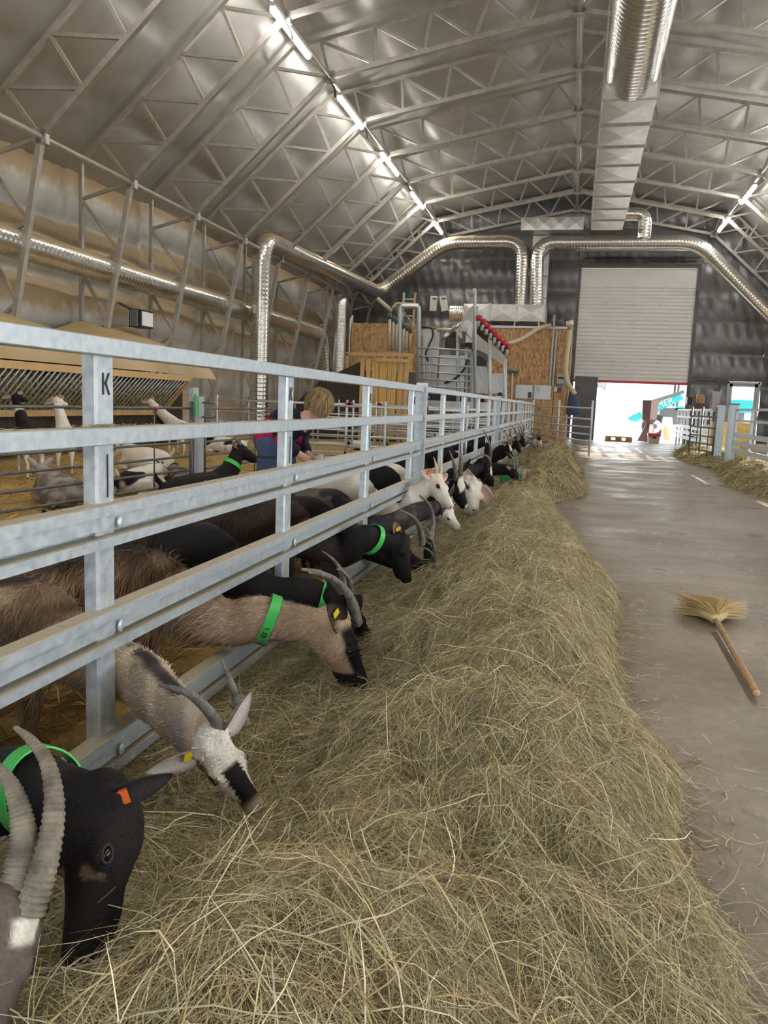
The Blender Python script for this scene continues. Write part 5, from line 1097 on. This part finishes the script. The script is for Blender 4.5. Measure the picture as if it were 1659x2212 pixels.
        for lay in (0, 1):
            o_ = lay*nu*nv
            for i in range(nu-1):
                for j in range(nv-1): F.append((o_+i*nv+j, o_+i*nv+j+1, o_+(i+1)*nv+j+1, o_+(i+1)*nv+j))
        for i in range(nu-1):
            for j in (0, nv-1): F.append((i*nv+j, (i+1)*nv+j, nu*nv+(i+1)*nv+j, nu*nv+i*nv+j))
        me_ = bpy.data.meshes.new('ear'); me_.from_pydata([tuple(x_) for x_ in V], [], F); set_col(me_, 'coat', np.clip(np.array(Cc), .008, 1)); eo = obj_from('ear', me_, M['coat'], t, smooth=True)
        for (qq, u_, mt) in tags:
            if qq == q:
                c = r0+d*(u_*el)+nrm_*.004; MB().beam(c-wv*.010+nrm_*.004, c+wv*.024+nrm_*.006, .024*k, .005, nrm_).build('ear_tag', M[mt], eo)
    # eyes
    for q in (-1, 1):
        c = poll+e1*.405*L+e2*q*.0565*k-e3*.022*k; MB().ell(c, [e1*.0115*k, e2*.0095*k, e3*.0095*k], 12, 8).build('eye', M['eyeb'], t, smooth=True)
        if near:
            MB().tube([c+e2*q*.004*k+(e1*math.cos(a_)*.0145+e3*math.sin(a_)*.0105)*k for a_ in np.linspace(0, 2*math.pi, 15)], .0032*k, 6, cap=False).build('eyelid', mk_eyelid, t, smooth=True)
            MB().ell(poll+e1*.975*L+e2*q*.017*k-e3*.030*k, [e1*.006*k, e2*.006*k, e3*.008*k], 8, 6).build('nostril', M['black'], t, smooth=True)
    # horns
    if horns:
        for pts, r0 in horns:
            c = smooth_path(pts, 36); n = len(c); u = np.linspace(0, 1, n); rr = r0*k*(1-u*.80)*(1+(.07*np.sin(u*38*6.283)+.03*np.sin(u*17*6.283))*(u < .88)); mbh = MB(); mbh.tube(c, rr*.78, 14, True, e2, rr); mbh.build('horn', M[horn_mat], t, smooth=True)
    elif horn_len:
        for q in (-1, 1):
            n = 30; c = [poll+e1*.10*L+e2*q*.027*k-e3*.012*k]; dl = horn_len*k/n
            for i in range(n):
                u = i/n; a = horn_a0+horn_curl*u; d = unit(e3*math.cos(a)-e1*math.sin(a)+e2*q*(horn_splay*(.3+u))); c.append(c[-1]+d*dl)
            u = np.linspace(0, 1, n+1); rr = horn_r*k*(1-u*.85)*(1+.045*np.sin(np.arange(n+1)*2.1)*(u < .85)); MB().tube(c, rr*.8, 12, True, e2, rr*1.1).build('horn', M[horn_mat], t, smooth=True)
    if beard: MB().sweep([poll+e1*.72*L-e3*.10*k, poll+e1*.70*L-e3*.15*k, poll+e1*.66*L-e3*.20*k], [.018*k, .014*k, .004*k], [.02*k, .014*k, .004*k], e1, 10).build('beard', mk_beard, t, smooth=True)
    if collar:
        u_, cm = collar[0], collar[1]; i0 = u_*(len(nk)-1); c = catmull(np.array(nk), [i0])[0]; c2 = catmull(np.array(nk), [min(i0+.05, len(nk)-1.001)])[0]; ax = unit(c2-c) if np.linalg.norm(c2-c) > 1e-6 else e1
        if len(collar) > 2: ax = unit(ax+np.array(collar[2]))
        w_ = np.interp(i0, range(5), nw)+.010; h_ = np.interp(i0, range(5), nh)+.010; a = unit(np.cross(ax, (e3*.5+Z))); b_ = np.cross(a, ax); V = []; N = 40
        cw = .021
        for i in range(N):
            g = 2*math.pi*i/N; rd = a*math.cos(g)*w_+b_*math.sin(g)*h_; ro = unit(rd)
            for o_, s_ in ((0, -1), (0, 1), (.004, 1), (.004, -1)): V.append(c+rd+ro*o_+ax*s_*cw)
        F = []
        for i in range(N):
            j = (i+1) % N
            for q in range(4): F.append((i*4+q, i*4+(q+1) % 4, j*4+(q+1) % 4, j*4+q))
        mbc = MB(); mbc.add(V, F); co_ = mbc.build('collar', M[cm], t)
        GOATS.append((label, c, ax, a, b_, w_, h_, co_))
    return t
mk_eyelid = mk('eyelid', (.018, .014, .013), rough=.7); mk_beard = mk('beard_hair', (.05, .04, .035), (.09, .07, .06), scale=60, rough=.8)
def row(px, py, Z): return P(px, py, Z=Z)
FG = 'goats eating hay through the feed fence'; PG = 'goats resting and feeding in the straw pen'
# --- nearest goats at the fence
pl = P(22, 1975, X=-.70); ns = P(-8, 2290, X=-.66)
h1 = [P(62, 1975, X=-.69), P(98, 1860, X=-.685), P(117, 1745, X=-.70), P(103, 1650, X=-.74), P(66, 1598, X=-.79), P(34, 1572, X=-.84)]
h2 = [P(14, 1990, X=-.72), P(46, 1880, X=-.72), P(50, 1790, X=-.73), P(26, 1700, X=-.77), P(-20, 1640, X=-.83)]
goat('grey brown goat with long ridged horns and a white tuft at the frame edge', (-1.70, .98, .66), (-2.3, .85, .64), pl, ns, (.62, -.55, .45), c_g0, horns=[(h1, .036), (h2, .048)], horn_mat='horng', vox=.008, near=True, gz=.07, ear=(.25, -.75, -.6), ear_len=.1, ear_col=(.1, .08, .07), fy=.98)
pl = P(172, 1703, X=-.80); ns = P(128, 2095, X=-.735)
goat('hornless black goat with an orange ear tag burying its muzzle in the hay', (-1.70, 1.50, .68), (-2.28, 1.30, .66), pl, ns, (-.3, -.9, .15), c_g1, horn_len=0, vox=.0085, near=True, hair=9000, hairlen=(.02, .035), ear=(.62, -.62, -.3), ear_len=.105, ear_col=(.02, .018, .018), ear_in=(.035, .03, .034), tags=((1, .12, 'orange'),), collar=(.62, 'green'), gz=.07, fy=1.45)
pl = P(452, 1592, X=-.87); ns = P(566, 1752, X=-.715)
h1 = [P(487, 1598, X=-.85), P(460, 1548, X=-.87), P(418, 1505, X=-.90), P(380, 1488, X=-.94), P(344, 1480, X=-.99)]
h2 = [P(528, 1568, X=-.84), P(514, 1520, X=-.86), P(498, 1470, X=-.88), P(478, 1424, X=-.92)]
goat('tan goat with a white and black face and two dark horns', (-1.68, 2.14, .66), (-2.10, 1.72, .62), pl, ns, (.35, -.62, .68), c_g2, horns=[(h1, .022), (h2, .021)], vox=.0085, near=True, hair=15000, hairlen=(.03, .06), ear=(.95, .15, -.35), ear_len=.155, ear_col=(.34, .27, .22), ear_in=(.55, .50, .48), tags=((-1, .2, 'yellow'),), neckmid=P(335, 1500, X=-1.20), gz=.07, fy=2.25)
pl = P(742, 1322, X=-.88); ns = P(806, 1482, X=-.755)
h1 = [P(771, 1345, X=-.86), P(763, 1305, X=-.865), P(742, 1270, X=-.88), P(710, 1245, X=-.90), P(667, 1236, X=-.93)]
h2 = [p_+np.array([-.05, .06, -.005]) for p_ in h1]
goat('brown shaggy goat with a black face and a green collar with a handwritten name', (-1.66, 2.84, .64), (-2.06, 2.32, .61), pl, ns, (.78, .22, .5), c_g3, horns=[(h1, .0235), (h2, .0235)], vox=.0085, near=True, hair=24000, hairlen=(.05, .11), ear=(.62, .1, -.75), ear_len=.145, ear_col=(.02, .017, .016), ear_in=(.07, .05, .04), tags=((-1, .45, 'yellow'), (1, .45, 'yellow')), collar=(.56, 'green', (0, 0, -.25)), neckmid=P(560, 1335, X=-1.20), gz=.07, fy=2.93)
pl = P(745, 1268, X=-1.0); ns = P(822, 1392, X=-.86)
goat('black goat with a green collar behind the brown goat', (-1.68, 3.42, .66), (-2.28, 3.30, .64), pl, ns, (.6, .3, .6), c_black, horn_len=.16, horn_r=.017, vox=.010, near=True, ear=(.95, .2, -.3), collar=(.80, 'green'), gz=.07, fy=3.42)
pl = P(876, 1150, X=-.99); ns = P(893, 1255, X=-.90)
h1 = [P(912, 1176, X=-.96), P(908, 1145, X=-.96), P(893, 1118, X=-.97), P(862, 1101, X=-.99)]
h2 = [P(928, 1168, X=-.93), P(936, 1130, X=-.93), P(928, 1092, X=-.95), P(906, 1070, X=-.99)]
goat('black goat with curved horns, a yellow ear tag and a green collar', (-1.66, 4.45, .66), (-2.12, 3.98, .64), pl, ns, (.85, -.05, .35), c_dbrown, horns=[(h1, .0225), (h2, .0225)], vox=.009, near=True, hair=9000, hairlen=(.04, .08), ear=(.9, .3, -.4), ear_len=.12, tags=((-1, .35, 'yellow'), (1, .35, 'yellow')), collar=(.66, 'green', (.0, 0, -.2)), neckmid=P(775, 1165, X=-1.22), gz=.07, fy=4.55)
pl = P(930, 1222, X=-.92); ns = P(955, 1300, X=-.85)
goat('black goat showing only dark horns deep in the hay', (-1.68, 4.97, .62), (-2.15, 4.58, .6), pl, ns, (.8, -.1, .5), c_black, horn_len=.26, horn_curl=1.3, vox=.013, gz=.07, fy=5.0)
# --- the group further along
pl = P(962, 1085, X=-.98); ns = P(1000, 1142, X=-.84)
goat('grey black goat with a white face under a wad of hay', (-1.68, 5.50, .62), (-2.12, 5.06, .62), pl, ns, (.55, -.45, .6), c_whiteface, horn_len=0, ear=(.7, .5, -.3), ear_len=.16, ear_col=(.12, .12, .13), gz=.07, fy=5.55)
pl = P(945, 1020, X=-1.06); ns = P(984, 1092, X=-.88)
goat('white goat with short pale horns and two orange ear tags', (-1.72, 6.28, .68), (-2.28, 6.48, .67), pl, ns, (.25, .1, .95), c_white, horn_len=.13, horn_curl=.5, horn_r=.019, horn_mat='hornl', horn_splay=.25, ear=(.95, .1, -.15), ear_in=(.62, .42, .38), tags=((-1, .35, 'orange'), (1, .35, 'orange')), vox=.010, near=True, gz=.07, fy=6.3)
pl = P(990, 1024, X=-1.0); ns = P(1013, 1098, X=-.90)
goat('black goat with a white forehead and tall straight horns beside the white goats', (-1.70, 7.15, .68), (-2.28, 7.06, .66), pl, ns, (.72, -.55, .3), c_blaze, horn_len=.25, horn_curl=.3, horn_a0=1.2, horn_splay=.2, horn_r=.022, vox=.010, near=True, gz=.07, ear=(.9, .2, -.35), fy=7.27)
pl = P(1030, 1034, X=-.93); ns = P(1036, 1102, X=-.84)
goat('hornless white goat with a dark eye nosing the hay', (-1.70, 7.62, .66), (-2.28, 7.58, .66), pl, ns, (.78, -.5, .3), c_white, horn_len=.05, horn_r=.014, horn_mat='hornl', vox=.010, near=True, ear=(.9, .05, .1), ear_in=(.6, .42, .36), gz=.07, fy=7.6)
pl = P(1055, 1000, X=-1.02); ns = P(1073, 1046, X=-.93)
goat('black goat with a long white blaze and swept back horns', (-1.70, 8.62, .68), (-2.3, 8.5, .66), pl, ns, (.75, -.35, .35), c_blaze, horn_len=.30, horn_curl=1.0, horn_a0=1.0, gz=.07, fy=8.62)
far = [(1112, 1008, 1126, 1040, c_black, .3, 'black goat with curved horns lying low in the far hay'), (1100, 958, 1134, 996, c_blaze, .34, 'black goat with a white nose spot in the far cluster'), (1118, 948, 1142, 980, c_black, .36, 'black long horned goat just past the white nosed one'), (1128, 938, 1146, 966, c_black, .34, 'black horned goat near the end of the row'), (1152, 946, 1162, 972, c_grey, .3, 'pale grey goat with curled horns toward the row end'), (1166, 942, 1176, 965, c_bw, .28, 'pied goat with curled horns at the end of the row')]
for i, (a, b, c, d, cf, hl, lab) in enumerate(far):
    X0 = -1.0; pl = P(a, b, X=X0 if i else -.75); ns = pl+np.array([.10, -.05, -.24])
    if i >= 4: pl = P(a, b, Y=19.0+1.5*(i-4)); ns = pl+np.array([.10, -.05, -.24])
    y = pl[1]; goat(lab, (-1.75, y+.1, .68), (-2.4, y-.1, .66), pl, ns, (.75, -.4, .35), cf, horn_len=hl, horn_curl=1.5, horn_r=.024, vox=.016, gz=.07, fy=y+.05)
# --- bodies behind the fence
def stand(lab, px, py, Zb, ang, coat, hd=(.25, -.15), s=1.0, **kw):
    W = P(px, py, Z=Zb); d = np.array([math.cos(ang), math.sin(ang), 0]); R = W-d*.60*s; pl = W+d*(.34*s)+np.array([0, 0, hd[0]]); ns = pl+d*.18*s+np.array([0, 0, hd[1]]); ns = pl+(ns-pl)/np.linalg.norm(ns-pl)*.26*s
    return goat(lab, W, R, pl, ns, d*.3+np.array([0, 0, 1]), coat, s=s, **kw)
stand('pale goat resting behind the joint post', 962, 982, .44, 2.4, c_cream, (-.02, -.1), lying=True, gz=.09)
stand('smaller pale goat resting further behind the joint post', 988, 960, .42, 2.4, c_cream, (-.02, -.1), lying=True, gz=.09, s=.9)
stand('cream goat near the far second joint post', 1042, 935, .66, .5, c_cream, (.1, -.12))
stand('grey goat standing in the pen beyond the bending person', 735, 1010, .42, 3.0, c_grey, (.12, -.12), horn_len=0)
pl = P(62, 1226, X=-2.2); goat('black goat dozing low at the left behind the tan goat', (-2.58, 3.02, .45), (-3.08, 3.2, .42), pl, pl+np.array([.15, -.13, -.17]), (.5, -.4, .7), c_black, horn_len=0, lying=True, gz=.09, s=.95)
goat('cream long haired goat resting behind the dark brown goat', (-2.62, 5.05, .47), (-3.0, 4.6, .44), (-2.5, 5.28, .5), (-2.42, 5.45, .35), (.3, .3, 1), c_cream, horn_len=0, lying=True, gz=.09, hair=5000, hairlen=(.06, .10))
# --- goats in the straw pen
def lie(lab, px, py, ang, coat, hz=.22, hang=0, s=1.0, **kw):
    g = P(px, py, Z=.10); d = np.array([math.cos(ang), math.sin(ang), 0]); W = g+d*.28*s; W[2] = .10+.36*s; R = g-d*.30*s; R[2] = .10+.33*s
    dh = np.array([math.cos(ang+hang), math.sin(ang+hang), 0]); pl = W+d*.20*s+np.array([0, 0, hz*s]); ns = pl+unit(dh*.8+np.array([0, 0, -.5]))*.26*s
    return goat(lab, W, R, pl, ns, dh*.3+np.array([0, 0, 1]), coat, s=s, lying=True, gz=.085, **kw)
lie('grey goat with pricked ears resting by the dark hurdle', 130, 1090, 2.6, c_grey, .04, -.3, .95, horn_len=0, ear=(.55, .8, -.1), hair=3000)
lie('white shaggy goat lying on the straw beyond the hurdle', 320, 1018, 2.9, c_white, -.02, 0, 1.05, horn_len=0)
lie('black and white goat curled up behind the first post', 300, 1066, 1.5, c_bw, .0, 0, .9, horn_len=.1)
lie('black goat with a green collar kneeling beside the person', 428, 1100, 1.15, c_black, .24, -.9, 1.1, horn_len=.12, collar=(.5, 'green'), tags=((1, .4, 'orange'), (-1, .4, 'orange')))
lie('black and white goat lying behind the pen post', 492, 978, 3.3, c_bw, .05, 0, .95, horn_len=0)
lie('small dark goat asleep near the pen post', 396, 1050, 2.6, c_darkgrey, .0, 0, .7, horn_len=0)
def reach(lab, px, py, ang, coat, pollpx, nosepx, s=1.0, **kw):
    g = P(px, py, Z=.08); d = np.array([math.cos(ang), math.sin(ang), 0]); W = g+d*.1; W[2] = .08+.72*s; R = g-d*.5*s; R[2] = .08+.66*s
    pl = P(*pollpx, Y=W[1]+d[1]*.25); ns = P(*nosepx, Y=W[1]+d[1]*.25-.05); ns = pl+(ns-pl)/np.linalg.norm(ns-pl)*.25*s; return goat(lab, W, R, pl, ns, (0, -.3, 1), coat, s=s, gz=.08, **kw)
reach('white goat stretching its neck up toward the hay rack', 140, 1022, 2.2, c_white, (118, 858), (150, 872), 1.0, horn_len=.08, horn_mat='hornl', ear=(.9, -.1, -.1))
reach('black goat with a pale belly standing at the hay rack', 60, 1030, 2.4, c_bw, (30, 850), (52, 858), 1.0, horn_len=0)
reach('whitish goat with a red collar raising its head at the rack', 380, 985, 2.5, c_white, (322, 862), (345, 876), 1.0, horn_len=.1, collar=(.6, 'red'))
kq = P(770, 985, Z=.08); d = np.array([1, .1, 0]); W = kq+d*.12; W[2] = .42; R = kq-d*.16; R[2] = .42; pl = W+np.array([.16, 0, .16]); goat('small grey and white kid standing behind the hurdles', W, R, pl, pl+np.array([.10, -.08, -.07]), (0, -.2, 1), c_bw, s=.6, horn_len=0, gz=.08, vox=.012, kid=True)
rg = P(1652, 1000, Y=13.0); goat('dark goat putting its head out of the right pen', (RFX+.75, 13.1, .68), (RFX+1.4, 13.2, .66), (RFX-.12, 13.0, .60), (RFX-.24, 12.95, .37), (-.8, -.3, .4), c_black, gz=.0, horn_len=.2)
# handwriting on the green collar (HOLLY) and buckle
for lab, c, ax, a, b_, w_, h_, co_ in GOATS:
    if 'handwritten' in lab:
        sgn = 1 if (a@np.array([1.0, -.6, 0])) > 0 else -1
        def cp(g, o_=.0058): rd = a*math.cos(g)*w_*sgn+b_*math.sin(g)*h_; return c+rd+unit(rd)*o_
        letters = {'H': [((0, 0), (0, 1)), ((.6, 0), (.6, 1)), ((0, .5), (.6, .5))], 'O': [((0, 0), (0, .9)), ((0, .9), (.6, 1)), ((.6, 1), (.6, .1)), ((.6, .1), (0, 0))], 'L': [((0, 1), (0, 0)), ((0, 0), (.55, .1))], 'Y': [((0, 1), (.3, .5)), ((.65, 1), (.1, -.1))]}
        mbl = MB(); g0 = -.62
        for i, chh in enumerate('HOLY'):
            for (u0, v0), (u1, v1) in letters[chh]:
                ga = g0+(i*.9+u0)*.15; gb2 = g0+(i*.9+u1)*.15; mbl.beam(cp(ga)+ax*(.011-v0*.022)*-1, cp(gb2)+ax*(.011-v1*.022)*-1, .0024, .0012, unit(cp(ga)-c))
        mbl.build('handwriting', M['black'], co_)
        g = -1.15; mbb = MB(); p0_ = cp(g-.09, .008); p1_ = cp(g+.09, .008); mbb.beam(p0_, p1_, .056, .010, unit(cp(g)-c)).build('buckle', M['black'], co_)
        mb2 = MB(); mb2.beam(cp(g-.42, .012), cp(g-.10, .012), .044, .005, unit(cp(g-.25)-c)).build('strap_end', M['green'], co_)
# ================================================================ PERSON bending over the goats
PYY = 5.70
hd = P(690, 878, Y=PYY); hipc = P(590, 945, Y=PYY+.03); sh = P(632, 892, Y=PYY)
pr = thing('person', 'person in blue work trousers and dark jacket with pink sleeves bending down among the goats', 'person', (hipc[0], hipc[1], .08))
Zv = np.array([0, 0, 1.0]); fd = unit([hd[0]-hipc[0], 0, 0]); yv = np.array([0, 1.0, 0])
hip = np.array([hipc[0]+.02, PYY+.03, .93]); chest = np.array([sh[0]-.02, PYY, sh[2]-.10]); neck = np.array([sh[0]+.09, PYY, sh[2]-.09])
wr1 = P(650, 984, Y=PYY-.16); wr2 = P(666, 984, Y=PYY+.12)
# body: one skin surface (head, neck, trunk, limbs, hands)
mb = MB()
mb.sweep([hip, (hip+chest)/2+Zv*.02, chest, neck], [.16, .15, .17, .07], [.12, .11, .12, .06], Zv, 18, 4)
hc = hd; hu = unit(fd*.55+Zv*.75); hf = unit(fd*.75-Zv*.65)     # crown / face directions
mb.sweep([neck-fd*.03, hc-hu*.07-hf*.02], [.055, .055], [.055, .055], yv, 12, 4)
mb.ell(hc, [yv*.075, hf*.095, hu*.105], 20, 14); mb.ell(hc+hf*.045-hu*.07, [yv*.05, hf*.05, hu*.05]); mb.ell(hc+hf*.098-hu*.025, [yv*.013, hf*.018, hu*.026]); mb.ell(hc+hf*.088-hu*.068, [yv*.022, hf*.012, hu*.010])
for q in (-1, 1): mb.ell(hc+yv*q*.075-hf*.005-hu*.025, [yv*.010, hf*.02, hu*.032])
sho = {-1: chest+np.array([.03, -.19, -.02]), 1: chest+np.array([.03, .19, -.02])}; wri = {-1: wr1, 1: wr2}; ELB = {}
for q in (-1, 1):
    el = (sho[q]+wri[q])/2+np.array([-.05, q*.05, .0]); ELB[q] = el
    mb.sweep([sho[q], el, wri[q]], [.05, .042, .028], [.05, .04, .024], yv, 12, 5)
    pd_ = unit(wri[q]-el); palm = wri[q]+pd_*.05; fx_ = unit(fd*.9-Zv*.3)
    mb.sweep([wri[q], palm+fx_*.02], [.03, .04], [.018, .016], yv, 10, 4)
    for j in range(4):
        b0 = palm+yv*((j-1.5)*.02)+fx_*.03; ln = (.062, .072, .068, .052)[j]; mb.sweep([b0, b0+fx_*ln*.55+pd_*.008, b0+fx_*ln*.85+pd_*ln*.5], [.0095, .009, .0075], [.0095, .009, .0075], yv, 8, 3)
    b0 = palm-yv*q*.035; mb.sweep([b0, b0-yv*q*.02+fx_*.03, b0-yv*q*.015+fx_*.055], [.011, .010, .008], [.011, .01, .008], Zv, 8, 3)
    kn = np.array([hip[0]+.05, hip[1]+q*.11, .50]); ft = np.array([hip[0]-.02, hip[1]+q*.13, .12]); mb.sweep([hip+yv*q*.09, kn, ft], [.085, .06, .045], [.09, .06, .045], yv, 12, 4); mb.sweep([ft, ft+fd*.16-Zv*.02], [.045, .04], [.04, .03], Zv, 10, 3)
obj_from('body', remeshed(mb, .009, 3), M['skin'], pr, smooth=True)
# clothing
mb = MB(); mb.sweep([hip-fd*.03, (hip+chest)/2+Zv*.03, chest+Zv*.01, neck-fd*.02], [.185, .18, .20, .085], [.15, .14, .15, .085], Zv, 20, 4)
for q in (-1, 1): mb.sweep([sho[q], ELB[q], wri[q]-unit(wri[q]-ELB[q])*.05], [.075, .062, .05], [.075, .06, .048], yv, 14, 5)
jk = remeshed(mb, .012, 4); co = get_co(jk); c = full(len(co), (.012, .014, .026))
ps = np.zeros(len(co))
for q in (-1, 1):
    a, b = sho[q], wri[q]; d = unit(b-a); tt_ = (co-a)@d/np.linalg.norm(b-a); rad_ = np.linalg.norm((co-a)-((co-a)@d)[:, None]*d[None], axis=1); ps = np.maximum(ps, (rad_ < .14)*sm(co[:, 1]*q, (chest[1]*q)+.10, (chest[1]*q)+.13)*(tt_ > .05)*(tt_ < .85)*((co[:, 0]-ELB[q][0]) < .03))
ps = np.maximum(ps, sm(-np.abs(co[:, 0]-(chest[0]-.16)), -.10, -.07)*sm(-(co[:, 1]-chest[1]), .02, .06)*sm(-(co[:, 2]-chest[2]), -.07, -.03))
set_col(jk, 'coat', mixc(c, (.50, .02, .09), np.clip(ps, 0, 1))); cloth = mk_attr('jacket_cloth', 'coat', rough=.85, nscale=40, namp=.15, bump=.2); obj_from('jacket', jk, cloth, pr, smooth=True)
mb = MB(); mb.ell(hip-fd*.02, [fd*.15, yv*.185, Zv*.15])
for q in (-1, 1):
    kn = np.array([hip[0]+.05, hip[1]+q*.11, .50]); ft = np.array([hip[0]-.02, hip[1]+q*.13, .14]); mb.sweep([hip+yv*q*.09-Zv*.02, kn, ft], [.115, .095, .085], [.125, .10, .09], yv, 16, 4)
tro = obj_from('trousers', remeshed(mb, .012, 4), mk('blue_denim', (.055, .085, .165), (.075, .11, .20), scale=14, rough=.85, bump=.3), pr, smooth=True)
MB().box((hip[0]-.06, hip[1]-.225, .60), (hip[0]+.12, hip[1]-.19, .80)).build('pocket', mk('blue_pocket', (.05, .075, .15), rough=.85), tro); MB().box((hip[0]-.06, hip[1]-.228, .795), (hip[0]+.12, hip[1]-.19, .81)).build('pocket_zip', M['black'], tro)
for q in (-1, 1): ft = np.array([hip[0]-.02, hip[1]+q*.13, .12]); MB().sweep([ft-fd*.06, ft+fd*.05-Zv*.01, ft+fd*.2-Zv*.025], [.055, .055, .045], [.055, .05, .035], Zv, 14).build('boot', M['rubber'], pr, smooth=True)
# hair: cap of strands over a base
mb = MB(); mb.ell(hc+hu*.022-hf*.018, [yv*.088, hf*.105, hu*.105], 20, 14); mb.ell(hc-hf*.06-hu*.03, [yv*.075, hf*.055, hu*.07])
hb_ = obj_from('hair', remeshed(mb, .009, 3), mk('blond_hair', (.23, .14, .065), (.40, .27, .14), scale=16, rough=.5, stretch=(1, 5, 1), bump=.3), pr, smooth=True)
nh_ = 1800; th_ = np.arccos(rng.uniform(-.25, 1, nh_)); ph_ = rng.uniform(0, 2*np.pi, nh_); dirs = np.outer(np.sin(th_)*np.cos(ph_), yv)*.092+np.outer(np.sin(th_)*np.sin(ph_), hf)*.108+np.outer(np.cos(th_), hu)*.108
p0 = hc+hu*.022-hf*.018+dirs; nn = dirs/np.linalg.norm(dirs, axis=1, keepdims=True); fl_ = -hu[None]*1.0+hf[None]*.25-Zv[None]*.3; fl_ = fl_-nn*np.einsum('ij,ij->i', fl_, nn)[:, None]; fl_ /= np.maximum(np.linalg.norm(fl_, axis=1, keepdims=True), .1)
ll = rng.uniform(.03, .07, nh_)[:, None]; pts = np.stack([p0, p0+fl_*ll*.5+nn*.004, p0+fl_*ll+nn*.003-Zv*ll*.15], 1); wv = np.cross(fl_, nn); off = wv[:, None]*np.array([.002, .0018, .0005])[None, :, None]
V = np.stack([pts-off, pts+off], 2).reshape(-1, 3); b = (np.arange(nh_)*6)[:, None]+(np.arange(2)*2)[None]; F = np.stack([b, b+1, b+3, b+2], -1).reshape(-1, 4)
hcol = np.array([(.30, .19, .09), (.45, .31, .16), (.20, .12, .05), (.52, .38, .21)])[rng.integers(0, 4, nh_)]; o = obj_from('hair_strands', strip_mesh('hs', V, F, np.repeat(hcol, 6, 0)), M['hair'], hb_); o['kind'] = 'stuff'
for q in (-1, 1): MB().ell(hc+hf*.088+yv*q*.03-hu*.012, [yv*.012, hf*.006, hu*.006], 10, 6).build('eye', M['eyeb'], pr, smooth=True)
MB().ell(hc+hf*.098-hu*.068, [yv*.02, hf*.003, hu*.004], 10, 6).build('mouth', mk('lips', (.40, .14, .12), rough=.5), pr, smooth=True)
